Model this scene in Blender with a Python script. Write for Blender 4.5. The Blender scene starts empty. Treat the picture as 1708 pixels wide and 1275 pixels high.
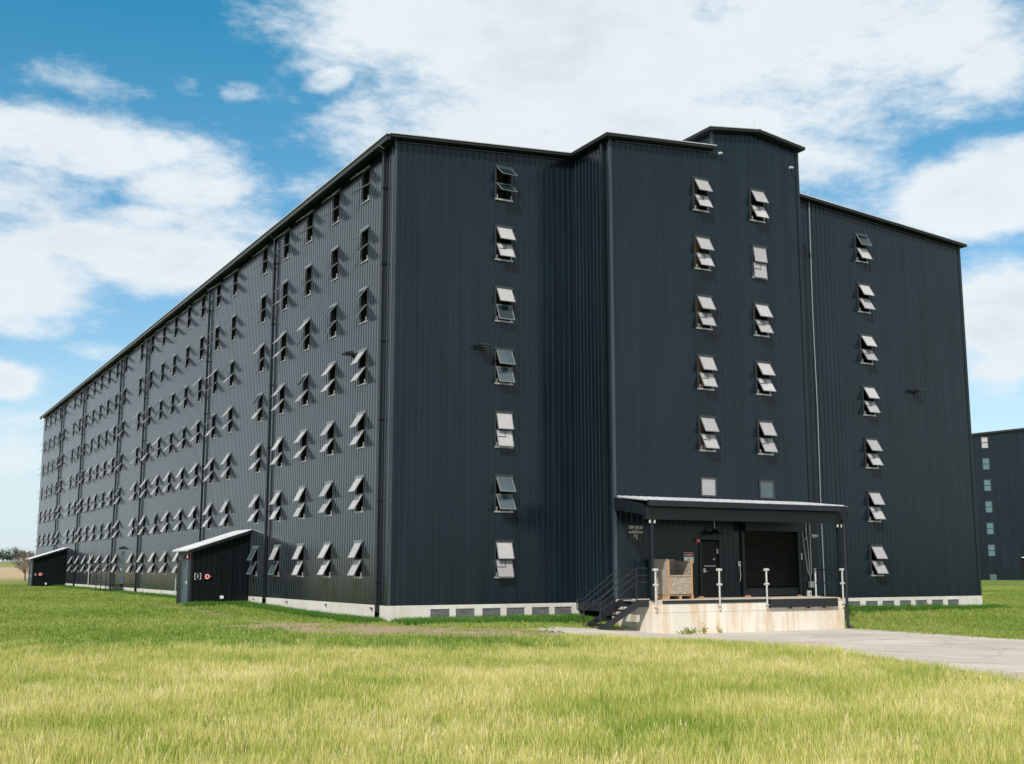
import bpy, bmesh, math, random
import numpy as np
from mathutils import Vector, Matrix
random.seed(7); rng = np.random.default_rng(7)
scene = bpy.context.scene
COL = scene.collection

# ------------------------------------------------------------------ camera
F = Vector((0.48070177, 0.86257524, 0.15776493)); R = Vector((0.873553557, -0.486727778, -0.000503349)); U = Vector((-0.0763544, -0.13805808, 0.98747657))
cam = bpy.data.cameras.new("camera"); camo = bpy.data.objects.new("camera", cam); COL.objects.link(camo)
camo.matrix_world = Matrix(((R.x, U.x, -F.x, -14.60604), (R.y, U.y, -F.y, -34.13064), (R.z, U.z, -F.z, 1.71557), (0, 0, 0, 1)))
cam.sensor_width = 36; cam.lens = 36 * 1941.7 / 1708; cam.clip_start = 0.1; cam.clip_end = 9000
scene.camera = camo

# ------------------------------------------------------------------ sun, sky, exposure
SUN = Vector((-0.52, -0.52, 0.67)).normalized()
sl = bpy.data.lights.new("sun", 'SUN'); sl.energy = 3.4; sl.angle = math.radians(0.5); sl.color = (1.0, 0.95, 0.87)
so = bpy.data.objects.new("sun", sl); COL.objects.link(so); so.rotation_euler = SUN.to_track_quat('Z', 'Y').to_euler()
scene.view_settings.view_transform = 'Standard'; scene.view_settings.look = 'None'
scene.view_settings.exposure = 0.45; scene.view_settings.gamma = 1; scene.view_settings.use_curve_mapping = False
scene.render.engine = 'CYCLES'
scene.cycles.max_bounces = 6; scene.cycles.diffuse_bounces = 3; scene.cycles.glossy_bounces = 3
scene.cycles.transmission_bounces = 4; scene.cycles.use_denoising = True
scene.cycles.sample_clamp_indirect = 6

class NT:
    def __init__(s, tree): s.t = tree; s.n = tree.nodes; s.l = tree.links
    def new(s, typ, **kw):
        n = s.n.new(typ)
        for k, v in kw.items(): setattr(n, k, v)
        return n
    def put(s, sock, v):
        if isinstance(v, bpy.types.NodeSocket): s.l.new(v, sock)
        else: sock.default_value = v
    def m(s, op, a, b=0.0, c=0.0, clamp=False):
        n = s.new('ShaderNodeMath', operation=op, use_clamp=clamp)
        s.put(n.inputs[0], a); s.put(n.inputs[1], b); s.put(n.inputs[2], c); return n.outputs[0]
    def vm(s, op, a, b=(0, 0, 0)):
        n = s.new('ShaderNodeVectorMath', operation=op); s.put(n.inputs[0], a); s.put(n.inputs[1], b); return n.outputs[0]
    def noise(s, vec, scale, detail=4, rough=0.5, out='Fac', dist=0.0):
        n = s.new('ShaderNodeTexNoise'); s.put(n.inputs['Vector'], vec); n.inputs['Scale'].default_value = scale
        n.inputs['Detail'].default_value = detail; n.inputs['Roughness'].default_value = rough; n.inputs['Distortion'].default_value = dist
        return n.outputs[out]
    def ramp(s, fac, stops):
        n = s.new('ShaderNodeValToRGB'); e = n.color_ramp.elements
        while len(e) < len(stops): e.new(0.5)
        for i, (p, c) in enumerate(stops): e[i].position = p; e[i].color = c if len(c) == 4 else (*c, 1)
        s.put(n.inputs[0], fac); return n.outputs[0]
    def mix(s, fac, a, b, mode='MIX'):
        n = s.new('ShaderNodeMix', data_type='RGBA', blend_type=mode)
        s.put(n.inputs[0], fac)
        for i, v in ((6, a), (7, b)):
            s.put(n.inputs[i], v if isinstance(v, bpy.types.NodeSocket) or len(v) == 4 else (*v, 1))
        return n.outputs[2]
    def mr(s, v, a, b, c=0.0, d=1.0, smooth=False):
        n = s.new('ShaderNodeMapRange'); n.interpolation_type = 'SMOOTHSTEP' if smooth else 'LINEAR'
        s.put(n.inputs[0], v)
        for i, q in enumerate((a, b, c, d)): s.put(n.inputs[i + 1], q)
        return n.outputs[0]

world = bpy.data.worlds.new("World"); scene.world = world; world.use_nodes = True
w = NT(world.node_tree); w.n.clear()
sky = w.new('ShaderNodeTexSky', sky_type='NISHITA'); sky.sun_disc = False
sky.sun_elevation = math.asin(SUN.z); sky.sun_rotation = math.atan2(SUN.x, SUN.y)
sky.air_density = 1.0; sky.dust_density = 0.6; sky.ozone_density = 1.6
SKY_K = 0.10
tc = w.new('ShaderNodeTexCoord'); D = tc.outputs['Generated']
sep = w.new('ShaderNodeSeparateXYZ'); w.put(sep.inputs[0], D)
az0 = w.m('ARCTAN2', sep.outputs[0], sep.outputs[1]); el0 = w.m('ARCSINE', sep.outputs[2])
# clouds: soft banks in azimuth / elevation, torn up by fractal noise
st = w.vm('MULTIPLY', D, (1, 1, 2.3))
warp = w.noise(st, 5.0, 3, 0.55, out='Color')
ws = w.new('ShaderNodeSeparateColor'); w.put(ws.inputs[0], warp)
az = w.m('ADD', az0, w.m('MULTIPLY', w.m('SUBTRACT', ws.outputs[0], 0.5), 0.13))
el = w.m('ADD', el0, w.m('MULTIPLY', w.m('SUBTRACT', ws.outputs[1], 0.5), 0.06))
BLOBS = [(0.457, 0.461, 0.17, 0.050, 1), (0.62, 0.421, 0.217, 0.079, 1.1), (0.809, 0.445, 0.169, 0.067, 1.1), (0.587, 0.349, 0.25, 0.070, 1.1),
 (0.880, 0.362, 0.060, 0.020, 0.6), (0.931, 0.395, 0.053, 0.040, 0.8), (0.383, 0.372, 0.064, 0.027, 0.8), (0.337, 0.408, 0.026, 0.013, 0.62),
 (0.130, 0.335, 0.125, 0.028, 1.0), (0.110, 0.294, 0.075, 0.037, 0.9), (0.234, 0.310, 0.066, 0.029, 0.8), (0.203, 0.263, 0.125, 0.034, 1.0),
 (0.091, 0.226, 0.075, 0.034, 1.0), (0.271, 0.282, 0.066, 0.044, 0.7), (0.088, 0.150, 0.030, 0.022, 1.1), (0.90, 0.290, 0.075, 0.045, 1.1),
 (0.920, 0.200, 0.060, 0.050, 1.0), (0.80, 0.235, 0.10, 0.043, 0.8), (0.133, 0.384, 0.060, 0.014, 0.50), (0.216, 0.396, 0.020, 0.008, 0.42),
 (0.259, 0.397, 0.02, 0.010, 0.45), (0.164, 0.180, 0.028, 0.011, 0.5), (0.109, 0.105, 0.07, 0.028, 0.6)]
field = None
for (a, e, ra, re, wt) in BLOBS:
    dx = w.m('MULTIPLY', w.m('SUBTRACT', az, a), 1 / ra); dy = w.m('MULTIPLY', w.m('SUBTRACT', el, e), 1 / re)
    r2 = w.m('ADD', w.m('MULTIPLY', dx, dx), w.m('MULTIPLY', dy, dy))
    g = w.m('MULTIPLY', w.m('DIVIDE', 1.0, w.m('ADD', 1.0, w.m('MULTIPLY', r2, r2))), wt)
    field = g if field is None else w.m('MAXIMUM', field, g)
# the general broken cover away from the banks above
inaz = w.m('MULTIPLY', w.mr(az0, -0.12, 0.02, 0, 1, True), w.mr(az0, 1.0, 1.15, 1, 0, True))
inall = w.m('MULTIPLY', inaz, w.mr(el0, 0.49, 0.62, 1, 0, True))
gen = w.mr(w.noise(st, 1.7, 3, 0.5), 0.26, 0.54, 0.05, 0.95)
n = w.new('ShaderNodeMix', data_type='FLOAT'); w.put(n.inputs[0], inall); w.put(n.inputs[2], gen); w.put(n.inputs[3], field); cover = n.outputs[0]
fb = w.noise(st, 9.0, 10, 0.66)
fb2 = w.noise(st, 3.2, 5, 0.5)
dens = w.m('ADD', cover, w.m('ADD', w.m('MULTIPLY', w.m('SUBTRACT', fb, 0.5), 2.0), w.m('MULTIPLY', w.m('SUBTRACT', fb2, 0.5), 0.5)))
alpha = w.mr(dens, 0.26, 1.0, 0, 1, True)
alpha = w.m('MULTIPLY', alpha, w.mr(el0, -0.01, 0.06, 0.35, 1))
shade = w.m('ADD', w.m('MULTIPLY', w.noise(st, 5.5, 6, 0.55), 0.65), w.m('MULTIPLY', w.mr(dens, 0.6, 1.5), 0.35))
cloudc = w.ramp(shade, [(0.28, (0.62, 0.67, 0.70)), (0.55, (0.58, 0.63, 0.665)), (0.82, (0.47, 0.51, 0.55))])
skyc = w.vm('SCALE', sky.outputs[0]); w.n[-1].inputs['Scale'].default_value = SKY_K if False else 1.0
grade = w.ramp(w.mr(el0, 0.0, 0.60), [(0.10, (0.95, 1.0, 1.0)), (0.45, (0.64, 0.99, 1.03)), (0.78, (0.20, 1.0, 1.06))])
skyc = w.mix(1.0, sky.outputs[0], grade, 'MULTIPLY')
skyc = w.mix(1.0, skyc, (SKY_K, SKY_K, SKY_K), 'MULTIPLY')
haze = w.mr(el0, 0.0, 0.30, 1.0, 0.0, True)
skyc = w.mix(w.m('MULTIPLY', w.mr(el0, 0.0, 0.20, 1.0, 0.0, True), 0.85), skyc, (0.50, 0.60, 0.66))
tot = w.mix(alpha, skyc, cloudc)
bg = w.new('ShaderNodeBackground'); w.put(bg.inputs[0], w.mix(1.0, tot, (10, 10, 10), 'MULTIPLY')); bg.inputs[1].default_value = 0.1
out = w.new('ShaderNodeOutputWorld'); w.l.new(bg.outputs[0], out.inputs[0])

# ------------------------------------------------------------------ materials
def mat(name, base=(0.5, 0.5, 0.5), rough=0.6, metal=0.0, spec=0.5):
    m = bpy.data.materials.new(name); m.use_nodes = True
    t = NT(m.node_tree); b = t.n['Principled BSDF']
    b.inputs['Base Color'].default_value = (*base, 1); b.inputs['Roughness'].default_value = rough
    b.inputs['Metallic'].default_value = metal; b.inputs['Specular IOR Level'].default_value = spec
    m['t'] = 1
    return m, t, b
def pos(t): return t.new('ShaderNodeNewGeometry').outputs['Position']
def bump(t, b, h, strength=0.3, dist=0.02):
    n = t.new('ShaderNodeBump'); n.inputs['Strength'].default_value = strength; n.inputs['Distance'].default_value = dist
    t.put(n.inputs['Height'], h); t.l.new(n.outputs[0], b.inputs['Normal'])

M = {}
def wall_mat(name, base, rough, spec=0.38):
    m, t, b = mat(name, base, rough, 0.0, spec)
    p = pos(t)
    streak = t.noise(t.vm('MULTIPLY', p, (2.2, 2.2, 0.09)), 1.4, 4, 0.55)
    big = t.noise(p, 0.22, 3, 0.5)
    f = t.m('ADD', t.m('MULTIPLY', streak, 0.6), t.m('MULTIPLY', big, 0.4))
    t.put(b.inputs['Base Color'], t.ramp(f, [(0.3, tuple(c * 0.65 for c in base)), (0.7, tuple(c * 1.5 for c in base))]))
    t.put(b.inputs['Roughness'], t.mr(f, 0.3, 0.7, rough - 0.05, rough + 0.07))
    # oil canning: slight long waves in the sheet
    bump(t, b, t.noise(t.vm('MULTIPLY', p, (1, 1, 0.35)), 1.3, 3, 0.5), 0.10, 0.02)
    return m
M['wall'] = wall_mat('black_painted_steel', (0.0056, 0.0118, 0.0172), 0.20, 0.32)
M['wallside'] = wall_mat('sheen_boosted_black_steel', (0.005, 0.010, 0.015), 0.15, 0.8)  # same black steel, the lit side's bright sheen put in as extra gloss and coat
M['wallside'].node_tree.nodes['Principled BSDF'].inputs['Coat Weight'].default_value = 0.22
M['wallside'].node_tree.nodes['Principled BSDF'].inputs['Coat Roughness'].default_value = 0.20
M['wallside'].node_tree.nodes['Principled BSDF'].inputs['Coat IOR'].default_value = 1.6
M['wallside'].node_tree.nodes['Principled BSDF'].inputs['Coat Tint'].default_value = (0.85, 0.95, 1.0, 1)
M['shedwall'] = wall_mat('flat_black_shed_steel', (0.004, 0.0055, 0.007), 0.4, 0.2)
M['trim'] = wall_mat('black_trim_steel', (0.008, 0.012, 0.016), 0.36)
M['trimlight'] = wall_mat('weathered_corner_steel', (0.035, 0.05, 0.062), 0.38)
M['soffit'] = mat('soffit_black', (0.010, 0.012, 0.014), 0.6)[0]
M['rail'] = mat('black_rail_paint', (0.012, 0.014, 0.018), 0.42)[0]
M['slate_door'] = wall_mat('slate_blue_door_paint', (0.05, 0.075, 0.09), 0.45)
M['black_door'] = mat('black_door_paint', (0.004, 0.005, 0.007), 0.5, 0, 0.25)[0]
M['galv'] = (lambda q: (q[1].put(q[2].inputs['Base Color'], q[1].ramp(q[1].noise(pos(q[1]), 40, 4), [(0.3, (0.42, 0.43, 0.42)), (0.7, (0.62, 0.62, 0.60))])), q[0])[1])(mat('galvanised_steel', (0.5, 0.5, 0.5), 0.5, 0.35))
M['roof'] = (lambda q: (q[1].put(q[2].inputs['Base Color'], q[1].ramp(q[1].noise(pos(q[1]), 3, 5), [(0.3, (0.50, 0.51, 0.52)), (0.7, (0.66, 0.66, 0.68))])), q[0])[1])(mat('pale_metal_roof', (0.6, 0.6, 0.6), 0.4, 0.3))
M['alum'] = mat('aluminium_frame', (0.42, 0.43, 0.44), 0.4, 0.5)[0]
M['sashframe'] = mat('grey_sash_frame', (0.20, 0.22, 0.24), 0.4, 0.3)[0]
M['dark_frame'] = mat('dark_window_frame', (0.03, 0.032, 0.034), 0.45)[0]
M['wood'] = (lambda q: (q[1].put(q[2].inputs['Base Color'], q[1].ramp(q[1].noise(q[1].vm('MULTIPLY', pos(q[1]), (3, 3, 14)), 2, 5), [(0.3, (0.035, 0.026, 0.018)), (0.7, (0.10, 0.07, 0.04))])), q[0])[1])(mat('rick_timber', (0.06, 0.04, 0.02), 0.8))
M['plywood'] = mat('plywood_blocking', (0.33, 0.21, 0.09), 0.7)[0]
M['inside'] = mat('window_reveal_dark', (0.02, 0.018, 0.016), 0.8)[0]
M['red'] = mat('red_enamel', (0.36, 0.015, 0.015), 0.4)[0]
M['white'] = mat('white_enamel', (0.78, 0.78, 0.76), 0.45)[0]
M['signblack'] = mat('black_sign_enamel', (0.01, 0.01, 0.01), 0.4)[0]
M['signblue'] = mat('sign_header_band', (0.05, 0.06, 0.10), 0.4)[0]
M['pallet'] = mat('pallet_wood', (0.42, 0.24, 0.12), 0.8)[0]
M['screen'] = (lambda q: (q[1].put(q[2].inputs['Base Color'], q[1].ramp(q[1].noise(pos(q[1]), 9, 4), [(0.3, (0.10, 0.10, 0.105)), (0.7, (0.19, 0.19, 0.19))])), q[0])[1])(mat('vent_mesh', (0.15, 0.15, 0.15), 0.7))
m, t, b = mat('warm_bulb', (1, 0.8, 0.5), 0.4); b.inputs['Emission Color'].default_value = (1.0, 0.66, 0.30, 1); b.inputs['Emission Strength'].default_value = 9; M['bulb'] = m

# dusty translucent window sheet
m, t, b = mat('frosted_pane', (0.66, 0.64, 0.67), 0.3, 0, 0.6)
p = pos(t); rnd = t.new('ShaderNodeObjectInfo').outputs['Random']
g = t.m('ADD', t.m('MULTIPLY', t.noise(t.vm('MULTIPLY', p, (9, 9, 3)), 1.5, 5, 0.6), 0.6), t.m('MULTIPLY', rnd, 0.4))
t.put(b.inputs['Base Color'], t.ramp(g, [(0.25, (0.36, 0.34, 0.345)), (0.75, (0.58, 0.55, 0.545))]))
tr = t.new('ShaderNodeBsdfTranslucent'); tr.inputs[0].default_value = (0.6, 0.6, 0.62, 1)
mx = t.new('ShaderNodeMixShader'); mx.inputs[0].default_value = 0.22
t.l.new(b.outputs[0], mx.inputs[1]); t.l.new(tr.outputs[0], mx.inputs[2]); t.l.new(mx.outputs[0], t.n['Material Output'].inputs[0]); M['pane'] = m
m, t, b = mat('clear_pane', (0.02, 0.035, 0.04), 0.06, 0, 0.9)
tp = t.new('ShaderNodeBsdfTransparent'); tp.inputs[0].default_value = (0.75, 0.85, 0.87, 1)
mx = t.new('ShaderNodeMixShader'); mx.inputs[0].default_value = 0.45
t.l.new(b.outputs[0], mx.inputs[1]); t.l.new(tp.outputs[0], mx.inputs[2]); t.l.new(mx.outputs[0], t.n['Material Output'].inputs[0]); M['clear'] = m
m, t, b = mat('shaded_pane', (0.05, 0.075, 0.085), 0.15, 0, 0.8); M['teal'] = m  # dark copy of the pane, shade put into its colour
M['bluepane'] = mat('blue_green_pane', (0.07, 0.14, 0.165), 0.15, 0, 0.8)[0]

def concrete(name, c0, c1, rust, scale=1.0):
    m, t, b = mat(name, c0, 0.85, 0, 0.3); p = pos(t)
    n1 = t.noise(p, 0.9 * scale, 6, 0.6); n2 = t.noise(p, 18, 4, 0.6)
    col = t.ramp(t.m('ADD', t.m('MULTIPLY', n1, 0.7), t.m('MULTIPLY', n2, 0.3)), [(0.32, c0), (0.68, c1)])
    if rust:
        s = t.noise(t.vm('MULTIPLY', p, (1.5, 1.5, 0.22)), 2.1, 5, 0.62)
        k = t.mr(s, 0.46, 0.68, 0, rust, True)
        col = t.mix(k, col, (0.50, 0.27, 0.09))
        s2 = t.noise(t.vm('MULTIPLY', p, (6, 6, 0.5)), 1.3, 4, 0.6)
        col = t.mix(t.mr(s2, 0.60, 0.75, 0, 0.45, True), col, (0.30, 0.25, 0.18))
    t.put(b.inputs['Base Color'], col)
    bump(t, b, t.m('ADD', n2, t.m('MULTIPLY', n1, 2.0)), 0.35, 0.01)
    return m
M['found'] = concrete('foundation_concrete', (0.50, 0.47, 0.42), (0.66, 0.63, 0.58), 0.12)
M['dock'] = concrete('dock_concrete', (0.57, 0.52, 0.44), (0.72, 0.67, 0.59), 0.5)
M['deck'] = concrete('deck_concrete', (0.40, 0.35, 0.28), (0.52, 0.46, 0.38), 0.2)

# oriented strand board
m, t, b = mat('strand_board', (0.4, 0.33, 0.25), 0.85)
vo = t.new('ShaderNodeTexVoronoi'); vo.inputs['Scale'].default_value = 42; t.put(vo.inputs['Vector'], t.vm('MULTIPLY', t.new('ShaderNodeTexCoord').outputs['Object'], (1.6, 1.6, 0.8)))
sc = t.new('ShaderNodeSeparateColor'); t.put(sc.inputs[0], vo.outputs['Color'])
t.put(b.inputs['Base Color'], t.ramp(sc.outputs[0], [(0.0, (0.12, 0.09, 0.07)), (0.35, (0.30, 0.25, 0.20)), (1.0, (0.44, 0.37, 0.30))]))
M['osb'] = m

# pavement
m, t, b = mat('weathered_pavement', (0.4, 0.38, 0.36), 0.85, 0, 0.3); p = pos(t)
n1 = t.noise(p, 0.35, 5, 0.6); n2 = t.noise(p, 30, 4, 0.7); n3 = t.noise(t.vm('MULTIPLY', p, (0.25, 1.0, 1)), 0.9, 5, 0.6)
col = t.ramp(t.m('ADD', t.m('MULTIPLY', n1, 0.65), t.m('MULTIPLY', n2, 0.35)), [(0.34, (0.38, 0.335, 0.295)), (0.66, (0.56, 0.495, 0.435))])
col = t.mix(t.mr(n3, 0.57, 0.66, 0, 0.5, True), col, (0.36, 0.25, 0.16))
ck = t.new('ShaderNodeTexVoronoi'); ck.feature = 'DISTANCE_TO_EDGE'; ck.inputs['Scale'].default_value = 0.28
t.put(ck.inputs['Vector'], t.vm('ADD', p, t.vm('MULTIPLY', t.noise(p, 0.8, 4, 0.6, out='Color'), (1.4, 1.4, 0))))
col = t.mix(t.mr(ck.outputs['Distance'], 0.002, 0.010, 0.45, 0.0), col, (0.14, 0.11, 0.085))
t.put(b.inputs['Base Color'], col); bump(t, b, n2, 0.4, 0.01); M['pave'] = m

# ground under the grass
m, t, b = mat('field_ground', (0.1, 0.12, 0.03), 0.95, 0, 0.1); p = pos(t)
sp = t.new('ShaderNodeSeparateXYZ'); t.put(sp.inputs[0], p)
nb = t.noise(p, 0.12, 5, 0.6); nf = t.noise(p, 7, 5, 0.7); nm = t.noise(p, 1.1, 4, 0.6)
grass = t.ramp(t.m('ADD', t.m('MULTIPLY', nb, 0.5), t.m('MULTIPLY', nf, 0.5)), [(0.3, (0.055, 0.105, 0.018)), (0.7, (0.17, 0.21, 0.05))])
at = t.new('ShaderNodeAttribute'); at.attribute_name = 'dirt'
dirt = t.ramp(t.m('ADD', t.m('MULTIPLY', nm, 0.5), t.m('MULTIPLY', nf, 0.5)), [(0.3, (0.21, 0.155, 0.095)), (0.7, (0.40, 0.31, 0.20))])
dk = t.mr(t.m('ADD', at.outputs['Fac'], t.m('MULTIPLY', t.m('SUBTRACT', t.noise(p, 1.6, 5, 0.65), 0.5), 1.3)), 0.35, 0.65, 0, 1, True)
col = t.mix(dk, grass, dirt)
# far fields: grass, then stubble, then a pale lane, along +Y
yy = t.m('ADD', sp.outputs[1], t.m('MULTIPLY', t.m('SUBTRACT', nb, 0.5), 22))
far = t.ramp(t.m('DIVIDE', yy, 600), [(0.14, (0.15, 0.20, 0.045)), (0.17, (0.22, 0.21, 0.08)), (0.19, (0.38, 0.28, 0.17)), (0.27, (0.40, 0.30, 0.20)), (0.30, (0.20, 0.22, 0.08)), (0.70, (0.15, 0.19, 0.06)), (0.74, (0.42, 0.42, 0.41)), (0.84, (0.40, 0.40, 0.38)), (0.87, (0.12, 0.15, 0.06))])
col = t.mix(t.mr(sp.outputs[1], 70, 86), col, far)
t.put(b.inputs['Base Color'], col); bump(t, b, nf, 0.6, 0.05); M['ground'] = m

def blade_mat(name, stops, scale):
    m, t, b = mat(name, (0.2, 0.25, 0.05), 0.55, 0, 0.3); p = pos(t)
    at = t.new('ShaderNodeAttribute'); at.attribute_name = 'tint'
    rnd = t.new('ShaderNodeObjectInfo').outputs['Random']
    big = t.m('ADD', t.m('MULTIPLY', t.noise(p, scale, 4, 0.55), 0.72), t.m('MULTIPLY', t.noise(p, 2.6, 4, 0.6), 0.28))
    f = t.m('ADD', t.m('MULTIPLY', big, 0.9), t.m('ADD', t.m('MULTIPLY', at.outputs['Fac'], 0.38), t.m('MULTIPLY', rnd, 0.10)))
    col = t.ramp(t.m('SUBTRACT', f, 0.18), stops)
    t.put(b.inputs['Base Color'], col)
    tr = t.new('ShaderNodeBsdfTranslucent'); t.put(tr.inputs[0], col)
    mx = t.new('ShaderNodeMixShader'); mx.inputs[0].default_value = 0.35
    t.l.new(b.outputs[0], mx.inputs[1]); t.l.new(tr.outputs[0], mx.inputs[2]); t.l.new(mx.outputs[0], t.n['Material Output'].inputs[0])
    return m
M['drygrass'] = blade_mat('ripening_grass', [(0.21, (0.13, 0.26, 0.03)), (0.37, (0.35, 0.41, 0.07)), (0.53, (0.64, 0.57, 0.17)), (0.73, (0.88, 0.76, 0.45))], 0.35)
M['lawn'] = blade_mat('green_lawn_grass', [(0.22, (0.10, 0.20, 0.025)), (0.46, (0.24, 0.33, 0.05)), (0.72, (0.46, 0.44, 0.15))], 0.16)
M['weed'] = blade_mat('lush_green_weeds', [(0.25, (0.04, 0.13, 0.015)), (0.60, (0.09, 0.22, 0.025)), (0.85, (0.20, 0.30, 0.06))], 0.6)
M['straw'] = mat('dry_straw', (0.62, 0.50, 0.27), 0.8)[0]
M['stone'] = mat('limestone_gravel', (0.42, 0.38, 0.33), 0.9)[0]
M['dockweed'] = mat('yellow_green_leaf', (0.32, 0.36, 0.06), 0.6)[0]
m, t, b = mat('evergreen_leaf', (0.04, 0.06, 0.03), 0.7)
t.put(b.inputs['Base Color'], t.ramp(t.noise(pos(t), 0.8, 4), [(0.3, (0.035, 0.055, 0.035)), (0.7, (0.09, 0.11, 0.06))])); M['evergreen'] = m
M['twig'] = mat('bare_twig_bark', (0.16, 0.125, 0.11), 0.85)[0]
M['brush'] = mat('dry_brush_leaf', (0.25, 0.17, 0.12), 0.85)[0]

# ------------------------------------------------------------------ mesh helpers
class MB:
    def __init__(s): s.v = []; s.f = []; s.mi = []
    def quad(s, a, b, c, d, m=0):
        i = len(s.v); s.v += [a, b, c, d]; s.f.append((i, i + 1, i + 2, i + 3)); s.mi.append(m)
    def poly(s, pts, m=0):
        i = len(s.v); s.v += list(pts); s.f.append(tuple(range(i, i + len(pts)))); s.mi.append(m)
    def box(s, x0, x1, y0, y1, z0, z1, m=0):
        i = len(s.v); s.v += [(x, y, z) for z in (z0, z1) for y in (y0, y1) for x in (x0, x1)]
        for f in ((0, 2, 3, 1), (4, 5, 7, 6), (0, 1, 5, 4), (2, 6, 7, 3), (0, 4, 6, 2), (1, 3, 7, 5)):
            s.f.append(tuple(i + k for k in f)); s.mi.append(m)
    def hexa(s, P, m=0):   # 8 points, bottom 4 (ccw) then top 4
        i = len(s.v); s.v += list(P)
        for f in ((3, 2, 1, 0), (4, 5, 6, 7), (0, 1, 5, 4), (1, 2, 6, 5), (2, 3, 7, 6), (3, 0, 4, 7)):
            s.f.append(tuple(i + k for k in f)); s.mi.append(m)
    def tube(s, pts, r, n=8, m=0, r2=None, caps=True):
        pts = [Vector(p) for p in pts]; rings = []
        for k, p in enumerate(pts):
            d = (pts[min(k + 1, len(pts) - 1)] - pts[max(k - 1, 0)]).normalized()
            a = d.orthogonal().normalized() if k == 0 else (pa - d * pa.dot(d)).normalized()
            pa = a; b = d.cross(a)
            rr = r if r2 is None else r + (r2 - r) * k / (len(pts) - 1)
            i = len(s.v); s.v += [tuple(p + a * rr * math.cos(2 * math.pi * q / n) + b * rr * math.sin(2 * math.pi * q / n)) for q in range(n)]
            rings.append(i)
        for k in range(len(rings) - 1):
            for q in range(n):
                s.f.append((rings[k] + q, rings[k] + (q + 1) % n, rings[k + 1] + (q + 1) % n, rings[k + 1] + q)); s.mi.append(m)
        if caps:
            s.f.append(tuple(rings[0] + q for q in reversed(range(n)))); s.mi.append(m)
            s.f.append(tuple(rings[-1] + q for q in range(n))); s.mi.append(m)
    def mesh(s, name, mats, bevel=0):
        me = bpy.data.meshes.new(name); me.from_pydata(s.v, [], s.f)
        mats = mats if isinstance(mats, (list, tuple)) else [mats]
        for k in mats: me.materials.append(M[k])
        me.polygons.foreach_set('material_index', s.mi)
        if bevel:
            bm = bmesh.new(); bm.from_mesh(me)
            bmesh.ops.bevel(bm, geom=[e for e in bm.edges], offset=bevel, segments=1, affect='EDGES', clamp_overlap=True)
            bm.to_mesh(me); bm.free()
        me.update(); return me
    def build(s, name, mats, parent=None, bevel=0, **kw):
        return link(name, s.mesh(name, mats, bevel), parent, **kw)
def link(name, data, parent=None, loc=None, rot=None, label=None, kind=None):
    o = bpy.data.objects.new(name, data); COL.objects.link(o)
    if parent: o.parent = parent
    if loc: o.location = loc
    if rot: o.rotation_euler = rot
    if label: o['label'] = label
    if kind: o['kind'] = kind
    return o
def tag(o, label, cat, group=None):
    o['label'] = label; o['category'] = cat
    if group: o['group'] = group
    return o
def thing(name, label, cat, loc=(0, 0, 0), rz=0, group=None):
    o = link(name, None, None, loc, (0, 0, rz)); o.empty_display_size = 0.3
    return tag(o, label, cat, group)
def text(name, body, size, parent, loc, rot, matname, depth=0.004, spacing=1.0):
    c = bpy.data.curves.new(name, 'FONT'); c.body = body; c.size = size; c.extrude = depth; c.align_x = 'CENTER'; c.align_y = 'CENTER'; c.space_character = spacing
    tmp = bpy.data.objects.new('tmp_text', c); COL.objects.link(tmp); bpy.context.view_layer.update()
    me = bpy.data.meshes.new_from_object(tmp.evaluated_get(bpy.context.evaluated_depsgraph_get()))
    bpy.data.objects.remove(tmp); me.materials.clear(); me.materials.append(M[matname])
    return link(name, me, parent, loc, rot)

# ------------------------------------------------------------------ terrain
def ss(x, a, b):
    t = np.clip((np.asarray(x, float) - a) / (b - a), 0, 1); return t * t * (3 - 2 * t)
def gz(x, y):
    x = np.asarray(x, float); y = np.asarray(y, float)
    z = 0.04 + 0.17 * ss(y, 3, 16) * ss(x, 26, 4) + 0.05 * ss(y, 25, 66) * ss(x, 60, 20)
    z = z - 0.40 * ss(y, -0.6, -4.2) * ss(x, 1.5, 9) * ss(x, 34, 17) - 0.0
    z = z + 0.25 * ss(y, -12, -30) * ss(x, 2, 9) * ss(x, 34, 17)
    z = z + 0.42 * ss(x, 30, 75)
    z = z + 2.7 * ss(y, 70, 250) + 1.9 * ss(y, 260, 520)
    return z
def seg_dist(x, y, pts):
    d = np.full(np.shape(x), 1e9)
    for (x0, y0), (x1, y1) in zip(pts, pts[1:]):
        vx, vy = x1 - x0, y1 - y0; t = np.clip(((x - x0) * vx + (y - y0) * vy) / (vx * vx + vy * vy), 0, 1)
        d = np.minimum(d, np.hypot(x - x0 - t * vx, y - y0 - t * vy))
    return d
TRACK = [(3.6, -8.2), (0.2, -6.6), (-2.2, -4.0), (-3.0, 1.0), (-3.2, 9), (-3.6, 18), (-3.8, 40), (-3.9, 70)]
PAVE = [(3.6, -3.9), (6.9, -3.2), (15.15, -3.6), (15.1, -7), (14.9, -9.5), (15.1, -13), (15.6, -20), (17, -30), (22, -60), (13, -60), (5.2, -35), (-1.2, -25.6), (1.2, -20.8), (2.8, -16.2), (1.9, -12.9), (1.2, -10.4), (1.4, -8.2), (2.0, -6.2), (3.2, -4.9)]
def in_poly(x, y, P):
    inside = np.zeros(np.shape(x), bool)
    for (x0, y0), (x1, y1) in zip(P, P[1:] + P[:1]):
        c = ((y0 > y) != (y1 > y)); xi = (x1 - x0) * (y - y0) / ((y1 - y0) or 1e-9) + x0
        inside ^= c & (x < xi)
    return inside
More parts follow.
